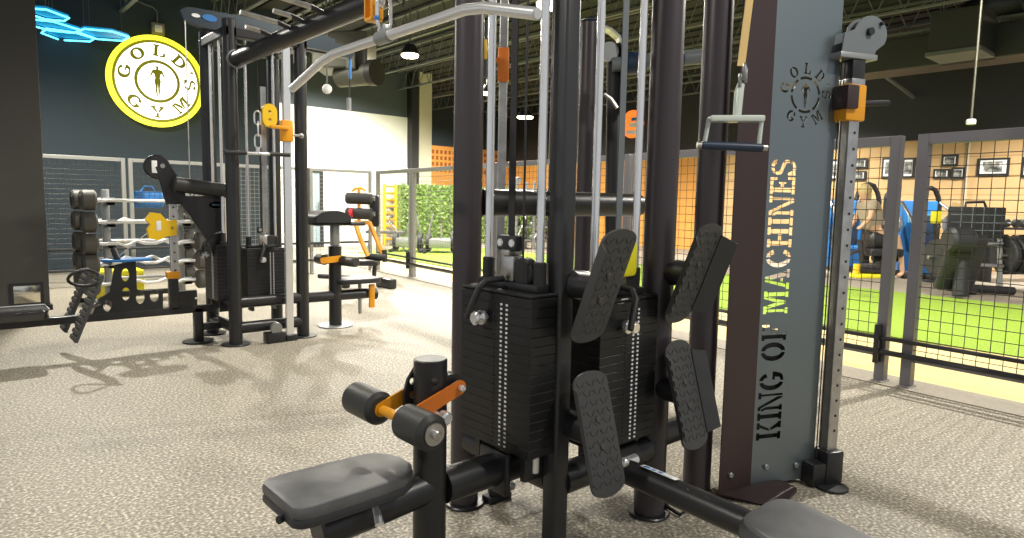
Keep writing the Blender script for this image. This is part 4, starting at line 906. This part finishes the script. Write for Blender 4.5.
# things behind the left fence
q = az(152, 284, 0)
t = T('foam_plyo_box', (1.75, 9.2, 0), 'yellow foam box on the floor behind the barbell rack', 'plyo box')
t.p('box_body', B().box((1.50, 9.3, 0), (2.05, 9.75, .33), .02), LEMON); t.p('box_seam', B().box((1.495, 9.295, .16), (2.055, 9.755, .17), .002), YELLOW)
q = ay(152, 197, 10.6)
t = T('wall_locker', (q.x, 10.8, q.z-.2), 'bright blue bag hanging behind the fence under the round sign', 'bag'); t.o.name = 'hanging_bag'
t.p('bag_body', B().box((q.x-.22, 10.74, q.z-.16), (q.x+.20, 10.92, q.z+.08), .05, 3), BLUEP); t.p('bag_strap', B().path([(q.x-.1, 10.83, q.z+.07), (q.x-.04, 10.83, q.z+.15), (q.x+.06, 10.83, q.z+.15), (q.x+.1, 10.83, q.z+.07)], .012, 8), BLUEP)
t.p('bag_pocket', B().box((q.x-.15, 10.72, q.z-.12), (q.x+.13, 10.75, q.z-.02), .01), BLUEP)

# ------------------------------------------------------------------ back extension bench with yellow arms
be = T('back_extension_bench', ad(365, 284, 9.6).to_2d().to_3d(), 'yellow-armed bench with black roller pads standing by the fence corner', 'gym bench')
D_ = 9.6
def E(x, y, d=0): return ad(x, y, D_+d)
xv = V((.75, -.66, 0)); yv = V((.66, .75, 0))
be.p('bench_pad', cushion(B(), rrect(.62, .26, .05), E(358, 265), xv, yv, .07, .015), VINYL)
be.p('base_bar', B().tube(E(318, 276), E(388, 280), .035, 14, bev=.006), BLACK); 
g = E(386, 280); be.p('end_foot', B().box((g.x-.06, g.y-.2, 0), (g.x+.06, g.y+.2, g.z+.03), .02), BLACK)
g = E(340, 279); be.p('cross_foot', B().box((g.x-.05, g.y-.22, 0), (g.x+.05, g.y+.22, g.z+.02), .02), BLACK)
be.p('rear_post', B().tube(E(374, 279), E(375, 262), .03, 12), BLACK)
be.p('pad_arm', B().path([E(355, 222, -.05), E(360, 238, -.05), E(368, 256, -.05)], .035, 4, sq=True), AMBER)
be.p('pad_arm', B().path([E(369, 222, .05), E(376, 238, .05), E(384, 257, .05)], .035, 4, sq=True), AMBER)
be.p('arm_bridge', B().tube(E(354, 222, -.05), E(371, 223, .05), .03, 10), AMBER)
be.p('pivot_foot', B().tube(E(366, 256), E(386, 258), .05, 14).tube(E(384, 250, .05), E(385, 262, .05), .04, 12), BLACKM)
be.p('mast', B().tube(E(359, 222), E(359, 188), .025, 10), AMBER)
be.p('top_handle', B().path([E(352, 191), E(356, 188.5), E(361, 188), E(366, 191)], .018, 8), AMBER)
for y in (198, 213):
    f = be.p('roller_pad', B().tube(E(346, y), E(373, y+1), .085, 20, bev=.02), FOAM)
    be.p('roller_cap', B().tube(E(373, y+1), E(375, y+1), .035, 12), ZINC, f)
be.p('red_knob', B().tube(E(349.5, 213, -.1), E(352.5, 213, -.1), .06, 12), RED)
be.p('back_board', cushion(B(), rrect(.13, .46, .03), E(375, 211, .1), xv, UZ, .06, .012), VINYL)

# ------------------------------------------------------------------ beyond the fence: hedge, wall bars, sleds, storage rig
hx0 = ay(401, 184, 16).x; hx1 = 16.3; hz = ay(410, 184, 16).z
b = B(); b.box((hx0, 16.0, 0), (hx1, 16.2, hz-.03))
for i in range(7500):
    x = random.uniform(hx0, hx1); z = random.uniform(0.02, hz); y = 15.98-random.random()*.11; s = random.uniform(.035, .075)
    a = V((random.gauss(0, 1), random.gauss(0, .5), random.gauss(0, 1))).normalized()*s; c = a.cross(V((random.gauss(0, .4), -1, random.gauss(0, .4)))).normalized()*s*.55
    o = V((x, y, z)); b.poly([o-a, o+c, o+a, o-c], [(0, 1, 2, 3)])
o = b.build('hedge', HEDGEM, org=(hx0, 16.05, 0), smooth=False); tag(o, 'green leafy hedge wall beyond the turf', 'hedge')
q = ay(390, 227, 16.2); q2 = ay(390, 184, 16.2)
t = T('wall_bars', (q.x, 16.2, 0), 'yellow wall-bar ladder standing before the white wall next to the hedge', 'wall bars')
for s in (-1, 1): t.p('side_rail', B().box((q.x+s*.18-.035, 16.16, 0), (q.x+s*.18+.035, 16.24, q2.z), .006), YELLOW)
for i in range(9): t.p('rung', B().tube((q.x-.17, 16.19, .18+i*(q2.z-.25)/8), (q.x+.17, 16.19, .18+i*(q2.z-.25)/8), .03, 10), AMBER)
def sled(cx, cy, d, lab, flip):
    g = az(cx, cy, .22); t = T('push_sled', (g.x, g.y, 0), lab, 'push sled', 'push sleds on the turf'); a = V((.75, -.66, 0)); f = V((.66, .75, 0)); o = V((g.x, g.y, 0))
    for s in (-1, 1):
        t.p('skid', B().obox(o+a*.36*s+UZ*.05, f*.5, a*.035, UZ*.04, .01), BLACKM)
        k = t.p('weight_plate', B().disc(o+a*.30*s+UZ*.26, a, .22, .12, 24, bev=.02), PLATEB)
        t.p('plate_hub', B().disc(o+a*.37*s+UZ*.26, a, .08, .02), ZINC, k)
        t.p('push_handle', B().path([o+a*.22*s+UZ*.2, o+a*(.30*s)+UZ*.55, o+a*(.36*s+.12*flip)+UZ*.75, o+a*(.30*s+.1*flip)+UZ*.95], .022, 8), ZINC)
    t.p('deck', B().obox(o+UZ*.24, a*.26, f*.3, UZ*.11, .02), ZINC); t.p('plate_horn', B().tube(o+UZ*.3, o+UZ*.7, .025, 10), STEEL)
sled(408, 243, 0, 'push sled on the turf left of the light fence post, near the yellow wall bars', -1)
sled(441, 244, 0, 'push sled on the turf right of the light fence post, in front of the hedge', 1)
q = az(386, 250, 0); 
t = T('flat_bench', (q.x, q.y, 0), 'low grey flat bench beyond the fence beside the yellow wall bars', 'bench')
t.p('bench_pad', cushion(B(), rrect(1.0, .28, .05), (q.x, q.y, .42), xv, yv, .07, .015), SEATV)
for s in (-1, 1): t.p('leg', B().tube(V((q.x, q.y, .42))+xv*.38*s, V((q.x, q.y, .02))+xv*.46*s, .03, 8), ZINC)
q = ay(533, 250, 13.2)
sr = T('storage_rig', (q.x, 13.2, 0), 'grey steel storage rig with shelves seen between the chrome rods', 'storage rack')
u_ = V((.95, -.3, 0)); p_ = V((.3, .95, 0)); o_ = V((q.x, 13.2, 0)); zt_ = ay(520, 181, 13.2).z
for s in (-.52, .0, .52):
    for k in (0, .5): sr.p('upright', B().obox(o_+u_*s+p_*k+UZ*zt_/2, u_*.035, p_*.035, UZ*zt_/2, .005), ZINC, smooth=False)
for z in (.25, .6, .95, 1.3, 1.62): sr.p('shelf', B().obox(o_+p_*.25+UZ*z, u_*.52, p_*.26, UZ*.02, .004), ZINC, smooth=False)
for s in (0, .52): sr.p('brace', B().tube(o_+u_*(s-.5)+UZ*.3-p_*.04, o_+u_*s+UZ*1.5-p_*.04, .022, 8), STEEL)
for s in (-.5, .52): sr.p('ball_target', B().disc(o_+u_*s-p_*.03+UZ*(zt_+.02), p_, .09, .04, bev=.01), ZINC)
random.seed(3)
for z in (.27, .62, .97, 1.32):
    for i in range(5):
        c = o_+u_*(-.42+i*.21)+p_*.12+UZ*(z+.085)
        nm = 'grey kettlebell on the storage rig, %s shelf' % {.27: 'lowest', .62: 'second', .97: 'third', 1.32: 'top'}[z]
        kb = T('kettlebell', c-UZ*.085, nm+', '+['leftmost', 'second from left', 'middle', 'second from right', 'rightmost'][i]+' in its row', 'kettlebell', 'kettlebells on the storage rig')
        kb.p('bell', B().ball(c-UZ*.01, .072, 12), [PLATEB, IRON, ZINC][i % 3]); kb.p('handle', B().path([c+u_*.05+UZ*.03, c+u_*.05+UZ*.09, c+u_*.02+UZ*.115, c-u_*.02+UZ*.115, c-u_*.05+UZ*.09, c-u_*.05+UZ*.03], .012, 6), PLATEB)
# round orange sign far back
q = ax(632, 124, 16.5); rs_ = (ax(632, 110, 16.5).z-ax(632, 138, 16.5).z)/2
t = T('round_orange_sign', q, 'round orange sign on the far dark wall seen between two poles', 'sign')
t.p('sign_disc', B().disc((16.53, q.y, q.z), (1, 0, 0), rs_, .06, 40, bev=.01), SIGNR)
t.p('sign_lettering', B().obox((16.49, q.y-.15, q.z-.03), (.008, 0, 0), (0, .26, 0), (0, 0, .07), .005).obox((16.49, q.y-.1, q.z-.25), (.008, 0, 0), (0, .3, 0), (0, 0, .06), .005), WHITE)
t.p('sign_mark', B().obox((16.49, q.y-.2, q.z+.14), (.008, 0, 0), (0, .22, 0), (0, 0, .05), .005), BLUEP)

# ------------------------------------------------------------------ posts of the stations behind the front tower
PQ = ad(590, 22, 4.1)
ps = T('pull_up_station', (PQ.x, PQ.y, 0), 'black round post with arched top and side grips behind the front tower', 'gym machine')
o = ps.p('upright', B().tube((PQ.x, PQ.y, .01), (PQ.x, PQ.y, PQ.z), .056, 28, bev=.008), POLE)
ps.p('post_cap', B().tube((PQ.x, PQ.y, PQ.z-.002), (PQ.x, PQ.y, PQ.z+.012), .058, 28, bev=.005), NAVY, o)
ps.p('base_disc', B().tube((PQ.x, PQ.y, 0), (PQ.x, PQ.y, .014), .12, 28, bev=.004), BLACK, o)
Pa = [ad(x, y, 4.15) for x, y in ((600, 27), (610, 31), (618, 38), (622, 50), (623, 75), (622, 112))]
b = B()
for a, c in zip(Pa, Pa[1:]): b.obox((a+c)/2, (c-a)*.52, V((.66, .75, 0))*.06, (c-a).normalized().cross(V((.66, .75, 0)))*.006)
ps.p('arched_plate', b, STEEL)
ps.p('rear_post', B().tube((ad(617, 200, 4.2).x, ad(617, 200, 4.2).y, .01), ad(614, 45, 4.2), .045, 20), BLACKM)
ps.p('grip_arm', B().tube(ad(612, 65, 4.15), ad(708, 56, 4.05), .045, 20, bev=.006), GREYPAINT)
ps.p('grip_foam', B().tube(ad(626, 64, 4.13), ad(646, 62, 4.11), .07, 20, bev=.012), NAVY)
ps.p('grip_foam', B().tube(ad(660, 60, 4.09), ad(684, 58, 4.07), .062, 20, bev=.012), NAVY)
ps.p('pulley', B().disc(ad(609, 52, 4.15), (.66, .75, 0), .06, .03), ZINC)
ps.p('cable_guide', B().path([ad(604, 94, 4.0), ad(611, 99, 4.0), ad(617, 108, 4.0)], .012, 8), STEEL)
RQ = ad(503.5, 66, 4.1)
rc_ = T('pulley_tower', (RQ.x, RQ.y, 0), 'slim steel rail with an orange carriage seen behind the chrome rods of the front tower', 'gym machine')
rc_.p('guide_rail', B().obox((RQ.x, RQ.y, 1.31), r0*.026, V((.66, .75, 0))*.026, (0, 0, 1.30), .004), STEEL, smooth=False)
k = rc_.p('pulley_carriage', B().obox(RQ-V((.66, .75, 0))*.02, r0*.034, V((.66, .75, 0))*.04, (0, 0, .10), .006), ORANGE)
rc_.p('carriage_pin', B().tube(RQ+r0*.03, RQ+r0*.09, .012, 10), ZINC, k)
g = ad(483.5, 50, 4.0)
rc_.p('swivel_pulley', B().obox(g, r0*.022, V((.66, .75, 0))*.03, (0, 0, .06), .008), YELLOW, k)
rc_.p('pulley_hook', B().tube(g+UZ*.05, g+UZ*.15, .03, 12), BLACKM, k); rc_.p('cable_stop', B().tube(g-UZ*.16, g-UZ*.05, .028, 12), BLACKM, k)
rc_.p('link_arm', B().tube(g, RQ-V((.66, .75, 0))*.03, .012, 8), ORANGE, k)
rc_.p('floor_foot', B().obox((RQ.x, RQ.y, .03), r0*.10, V((.66, .75, 0))*.10, (0, 0, .03), .008), BLACK)

# ------------------------------------------------------------------ the gym floor beyond the turf
XW = 16.56
def picture(x0, y0, x1, y1, lab):
    a = ax(x0, y0, XW); c = ax(x1, y1, XW); ya, yb = sorted((a.y, c.y)); za, zb_ = sorted((a.z, c.z)); w = .045
    t = T('framed_picture', (XW, (ya+yb)/2, za), lab, 'picture', 'framed pictures on the far wall')
    rect = lambda i: [(-(yb-i), za+i), (-(ya+i), za+i), (-(ya+i), zb_-i), (-(yb-i), zb_-i)]
    t.p('frame', B().plate(rect(0), [rect(w)], (XW, 0, 0), (0, -1, 0), UZ, -.05), BLACKM, smooth=False)
    t.p('mount', B().box((XW-.02, ya+w, za+w), (XW, yb-w, zb_-w)), WHITE, smooth=False)
    iy, iz = (yb-ya)*.2, (zb_-za)*.2
    t.p('print', B().box((XW-.026, ya+iy, za+iz), (XW-.018, yb-iy, zb_-iz)), PHOTO, smooth=False)
for x0, y0, x1, y1, lab in ((853.5, 159, 867, 168.5, 'small framed photo right beside the steel rail, upper of two'), (852.5, 171, 865.5, 180.5, 'small framed photo right beside the steel rail, lower of two'),
                            (882.5, 158, 900, 178, 'tall framed picture seen left of the double fence post'), (903, 158, 914, 178, 'tall framed picture seen behind the double fence post'),
                            (942, 155, 957.5, 166, 'small framed photo at the top of the group of three'), (933.5, 169, 949.5, 178.5, 'wide framed photo at the lower left of the group of three'),
                            (951.5, 167.5, 964.5, 179, 'squarish framed photo at the lower right of the group of three'), (977.5, 158.5, 1008.5, 175.5, 'largest framed picture with wide white mount'), (1022.5, 157, 1040, 177, 'framed picture cut off by the right edge of the view'),
                            (829, 160, 838, 180, 'framed picture close beside the cut-out panel')):
    picture(x0, y0, x1, y1, lab)
tag(B().tube((XW-.03, ax(969, 150, XW).y, 0), (XW-.03, ax(969, 150, XW).y, 2.8), .025, 8).build('wall_conduit', BEIGE), 'pale vertical conduit on the far block wall left of the largest picture', 'pipe')

def arch_machine(px0, px1, ptop, d, panel, lab, pbot=250):
    "cable station with two bowed uprights: measured by its image width at distance d"
    a, c = ad(px0, pbot, d), ad(px1, pbot, d); tp = ad((px0+px1)/2, ptop, d).z
    u = (c-a); u.z = 0; L = u.length; u.normalize(); f = V((-u.y, u.x, 0)); o = V((a.x, a.y, 0))
    t = T('arched_cable_station', o+u*L/2, lab, 'gym machine', 'arched stations by the far wall')
    for s in (0, L): t.p('upright', B().path([o+u*s+UZ*.02, o+u*s+UZ*(tp-.38)], .045, 10), BLACKM)
    P = [o+UZ*(tp-.40), o+u*L*.10+UZ*(tp-.20), o+u*L*.28+UZ*(tp-.04), o+u*L*.5+UZ*tp, o+u*L*.72+UZ*(tp-.04), o+u*L*.9+UZ*(tp-.20), o+u*L+UZ*(tp-.40)]
    t.p('arched_bar', B().path(P, .05, 10), BLACKM)
    t.p('shroud_panel', B().extr(rrect(L*.62, tp*.52, .12), o+u*L*.5+f*.1+UZ*(tp*.55), u, UZ, .05), panel)
    t.p('weight_stack', B().obox(o+u*L*.5+f*.0+UZ*.42, u*L*.18, f*.08, UZ*.38, .01), STACK)
    t.p('seat_pad', B().obox(o+u*L*.5-f*.35+UZ*.5, u*.17, f*.17, UZ*.035, .02), VINYL)
    t.p('back_pad', B().obox(o+u*L*.5-f*.14+UZ*.85, u*.15, f*.035, UZ*.30, .025), VINYL)
    t.p('base_frame', B().obox(o+u*L*.5-f*.1+UZ*.05, u*L*.45, f*.5, UZ*.04, .01), BLACKM)
    for s in (.18, .82):
        t.p('press_arm', B().path([o+u*L*s+UZ*(tp*.62), o+u*L*s-f*.3+UZ*(tp*.60), o+u*L*(s+(.06 if s < .5 else -.06))-f*.5+UZ*(tp*.52)], .025, 8), STEEL)
        t.p('arm_grip', B().tube(o+u*L*s-f*.48+UZ*(tp*.53), o+u*L*s-f*.62+UZ*(tp*.53), .03, 8), BLACKM)
arch_machine(852, 876, 184, 14.6, SKYB, 'arched station with a sky blue panel beside the steel rail')
arch_machine(882, 915, 181, 15.4, OCHRE, 'arched station seen behind the double fence post, tan panel')
arch_machine(916, 936, 188, 14.4, BLUEP, 'arched station with deep blue panel right of the double fence post')
arch_machine(969, 1012, 180, 14.8, GREYPAINT, 'wide arched station with grey panel behind the leg press board')
arch_machine(1014, 1046, 184, 14.2, SKYB, 'arched station with pale blue panel at the right edge of the view')
# blue bench with printed covers
q = ad(930, 262, 12.6); 
def blue_machine(px, py, d, lab):
    g = ad(px, py, d); o = V((g.x, g.y, 0)); t = T('chest_press_machine', o, lab, 'gym machine', 'blue covered machines'); u, f = xv, yv
    t.p('base_frame', B().obox(o+UZ*.06, u*.45, f*.10, UZ*.04, .01).obox(o+UZ*.06, u*.06, f*.55, UZ*.04, .01), BLACKM)
    t.p('shroud_panel', B().obox(o+f*.35+UZ*.75, u*.34, f*.06, UZ*.68, .03), BLUEP)
    t.p('cover_print', B().obox(o+f*.285+UZ*1.10, u*.24, f*.006, UZ*.08, .003).obox(o+f*.285+UZ*.78, u*.16, f*.006, UZ*.05, .003), SKYB)
    t.p('seat_pad', B().obox(o-f*.05+UZ*.48, u*.2, f*.2, UZ*.045, .025), BLUEP); t.p('back_pad', B().obox(o+f*.18+UZ*.85, u*.18, f*.045, UZ*.32, .03), NAVY)
    for s in (-1, 1):
        t.p('press_arm', B().path([o+u*.36*s+f*.3+UZ*1.4, o+u*.42*s-f*.05+UZ*1.2, o+u*.38*s-f*.3+UZ*.85], .03, 8), STEEL); t.p('arm_grip', B().tube(o+u*.38*s-f*.3+UZ*.85, o+u*.22*s-f*.34+UZ*.85, .025, 8), BLACKM)
        k = t.p('weight_plate', B().disc(o+u*.5*s+f*.2+UZ*1.0, u, .18, .06, 20, bev=.01), ZINC)
blue_machine(926, 266, 12.2, 'blue covered press machine just right of the double fence post')
blue_machine(851, 262, 13.4, 'blue covered press machine just right of the steel rail')
t = T('yellow_wall_box', ad(936, 217, 11.6), 'small yellow box on a pole left of the black leg press board', 'box')
g = ad(936, 217, 11.6); t.o.name = 'signal_box'
t.p('box_body', B().obox(g, xv*.07, yv*.05, UZ*.11, .01), LEMON); t.p('stand_pole', B().tube((g.x, g.y, 0), g-UZ*.1, .025, 8), BLACKM); t.p('stand_foot', B().tube((g.x, g.y, 0), (g.x, g.y, .03), .16, 16), BLACKM)
# leg press seen from its end
DL = 10.0
def Lp(x, y, d=0): return ad(x, y, DL+d)
lp = T('leg_press_machine', Lp(965, 290).to_2d().to_3d(), 'big black leg press with square board and round head pad beyond the turf', 'gym machine')
c = (Lp(948, 207)+Lp(1004, 238))/2; hw = (Lp(1004, 222)-Lp(948, 222))/2; hw.z = 0; hh = (Lp(976, 207).z-Lp(976, 238).z)/2; nf = V((hw.y, -hw.x, 0)).normalized()
bd = lp.p('foot_board', B().obox(c, hw, nf*.03, UZ*hh, .015), BLACKM)
b = B()
for i in range(1, 5): b.obox(c-hw+hw*2*i/5+nf*.032, hw.normalized()*.006, nf*.003, UZ*hh*.97)
for i in range(1, 4): b.obox(c+UZ*(hh*2*i/4-hh)+nf*.032, hw*.97, nf*.003, UZ*.006)
lp.p('board_grooves', b, GREYPAINT, bd, smooth=False)
lp.p('carry_handle', B().path([Lp(965, 208), Lp(966, 202.5), Lp(984, 202), Lp(986, 207)], .02, 8), BLACKM)
for x in (952, 1000): lp.p('board_post', B().tube(Lp(x, 236, .05), Lp(x, 287, .05), .035, 10), ZINC)
lp.p('cross_beam', B().tube(Lp(950, 243), Lp(1002, 244), .035, 10), STEEL); lp.p('cross_beam', B().tube(Lp(943, 263), Lp(1003, 266), .03, 10), STEEL)
lp.p('base_bar', B().tube(Lp(935, 284), Lp(975, 292), .06, 12, bev=.01), BLACKM); lp.p('base_bar', B().tube(Lp(966, 288), Lp(1014, 291), .06, 12, bev=.01), BLACKM)
s_ = lp.p('seat_back', B(Matrix.Translation(Lp(961, 263, -.5)) @ Matrix.Rotation(R(-18), 4, V(nf.to_tuple()).cross(UZ))).obox((0, 0, 0), hw.normalized()*.27, nf*.07, UZ*.42, .06, 4), VINYL)
lp.p('head_pad', B().tube(Lp(947, 240, -.6), Lp(971, 241, -.6), .19, 24, bev=.04), VINYL)
lp.p('seat_column', B().tube(Lp(960, 296, -.55), Lp(961, 262, -.5), .10, 12), BLACKM)
for x, dd_ in ((941, -.1), (936, .25)): lp.p('weight_plate', B().disc(Lp(x, 257, dd_), hw, .27, .10, 28, bev=.02), PLATEB)
lp.p('plate_horn', B().tube(Lp(928, 257), Lp(950, 257), .03, 10), STEEL)
for i in range(3): lp.p('weight_plate', B().disc(Lp(1006+i*8, 256, .05), hw, .28, .09, 28, bev=.02), PLATEB)
lp.p('plate_horn', B().tube(Lp(1000, 256), Lp(1028, 256), .03, 10), STEEL)
# plate tree with small dumbbells at the right edge
g = ad(1016, 262, 12); o_ = V((g.x, g.y, 0))
t = T('dumbbell_rack', o_, 'dark dumbbell rack behind the right-hand plates of the leg press', 'dumbbell rack')
for s in (-.6, .6): t.p('upright', B().obox(o_+xv*s+UZ*.5, xv*.035, yv*.2, UZ*.5, .008), BLACKM)
for z in (.35, .68, .96): t.p('shelf', B().obox(o_+UZ*z, xv*.6, yv*.16, UZ*.02, .005), BLACKM)
for zi, z in enumerate((.35, .68, .96)):
    for i in range(4):
        c = o_+xv*(-.45+i*.3)+UZ*(z+.095)
        d = T('dumbbell', c, 'round dumbbell on the rack behind the leg press, %s shelf, %s' % (('lowest', 'middle', 'top')[zi], ('leftmost', 'second from left', 'second from right', 'rightmost')[i]), 'dumbbell', 'dumbbells on the far rack')
        d.p('handle', B().tube(c-yv*.09, c+yv*.09, .016, 8), CHROME)
        for s in (-1, 1): d.p('head', B().disc(c+yv*.12*s, yv, .075, .08, 16, bev=.012), PLATEB)
# low bench machine with black pads and the person on it
DM = 12.2
def Mp(x, y, d=0): return ad(x, y, DM+d)
bm_ = T('padded_press_bench', Mp(885, 280).to_2d().to_3d(), 'low press bench with thick black pads seen left of the double fence post', 'gym machine')
bm_.p('long_pad', B().tube(Mp(866, 239), Mp(891, 240), .20, 20, bev=.05), VINYL)
bm_.p('lower_pad', B().obox(Mp(882, 252), xv*.30, yv*.2, UZ*.07, .03), VINYL)
bm_.p('column', B().obox((Mp(885, 250)+Mp(885, 275))/2, xv*.12, yv*.10, UZ*.24, .02), BLACKM)
bm_.p('base_bar', B().tube(Mp(859, 270), Mp(912, 274), .055, 12, bev=.01), BLACKM); bm_.p('base_bar', B().tube(Mp(872, 258), Mp(898, 259), .05, 12, bev=.01), BLACKM)
bm_.p('side_lever', B().path([Mp(846, 256), Mp(852, 253), Mp(862, 249)], .03, 8), MAROON)
bm_.p('seat_post', B().tube(Mp(862, 262), Mp(860, 240), .05, 10), BLACKM)
g = Mp(862, 271); t = T('foam_wedge', (g.x, g.y, 0), 'yellow floor wedge and bottle-like post beside the low press bench', 'foam wedge')
t.p('wedge_body', B().obox((g.x+.08, g.y-.05, .04), xv*.26, yv*.12, UZ*.038, .02), LEMON); t.p('upright_tab', B().tube((g.x-.12, g.y+.05, .02), (g.x-.12, g.y+.05, .26), .06, 12, bev=.01), YELLOW)

def skinned(name, joints, edges, m, parent, org, lev=2):
    "one continuous surface grown over joints [(point, radius)]"
    me = bpy.data.meshes.new(name); me.from_pydata([tuple(V(p)-V(org)) for p, r in joints], edges, [])
    o = bpy.data.objects.new(name, me); COL.objects.link(o)
    md = o.modifiers.new('skin', 'SKIN'); md.use_smooth_shade = True
    for v, (p, r) in zip(me.skin_vertices[0].data, joints): v.radius = (r, r); v.use_root = False
    me.skin_vertices[0].data[0].use_root = True
    o.modifiers.new('sub', 'SUBSURF').levels = lev; o.modifiers['sub'].render_levels = lev
    dg = bpy.context.evaluated_depsgraph_get(); nm = bpy.data.meshes.new_from_object(o.evaluated_get(dg))
    bpy.data.objects.remove(o); nm.name = name; nm.materials.clear(); nm.materials.append(m)
    n = bpy.data.objects.new(name, nm); COL.objects.link(n)
    for p in nm.polygons: p.use_smooth = True
    if parent: n.parent = parent
    return n
# the person sits on the bench, leaning forward, seen from the side
g = Mp(874, 233); u, f = xv, yv
def Pn(a, h, s=0): return V((g.x, g.y, 0))+u*a+f*s+UZ*h
hip = .80
pe = thing('person', Pn(0, .0), 'person with light hair and beige top bending over the low press bench', 'person')
J = [(Pn(0, .86), .145), (Pn(-.06, 1.06), .15), (Pn(-.14, 1.26), .16), (Pn(-.19, 1.38), .075), (Pn(-.22, 1.45), .06), (Pn(-.24, 1.55), .10), (Pn(-.25, 1.63), .085),
     (Pn(-.15, 1.34, -.17), .065), (Pn(-.22, 1.10, -.24), .048), (Pn(-.34, .94, -.18), .034), (Pn(-.40, .89, -.16), .038),
     (Pn(-.15, 1.34, .17), .065), (Pn(-.22, 1.10, .24), .048), (Pn(-.34, .94, .18), .034), (Pn(-.40, .89, .16), .038),
     (Pn(.02, .82, -.10), .10), (Pn(.34, .80, -.12), .075), (Pn(.44, .45, -.13), .055), (Pn(.50, .10, -.13), .042), (Pn(.40, .05, -.14), .04),
     (Pn(.02, .82, .10), .10), (Pn(.34, .80, .12), .075), (Pn(.44, .45, .13), .055), (Pn(.50, .10, .13), .042), (Pn(.40, .05, .14), .04)]
ED = [(0, 1), (1, 2), (2, 3), (3, 4), (4, 5), (5, 6), (2, 7), (7, 8), (8, 9), (9, 10), (2, 11), (11, 12), (12, 13), (13, 14), (0, 15), (15, 16), (16, 17), (17, 18), (18, 19), (0, 20), (20, 21), (21, 22), (22, 23), (23, 24)]
skinned('body', J, ED, SKIN, pe, pe.location)
skinned('beige_top', [(p, r+.045) for p, r in (J[0], J[1], J[2], (Pn(-.175, 1.34), .08), J[7], (J[7][0].lerp(J[8][0], .6), .056), J[11], (J[11][0].lerp(J[12][0], .6), .056))], [(0, 1), (1, 2), (2, 3), (2, 4), (4, 5), (2, 6), (6, 7)], SHIRT, pe, pe.location)
B().ball(Pn(-.225, 1.61), .112, 14, (1, 1, 1.02)).tube(Pn(-.16, 1.60), Pn(-.13, 1.42), .06, 12, r2=.03).build('hair', HAIR, pe, pe.location)
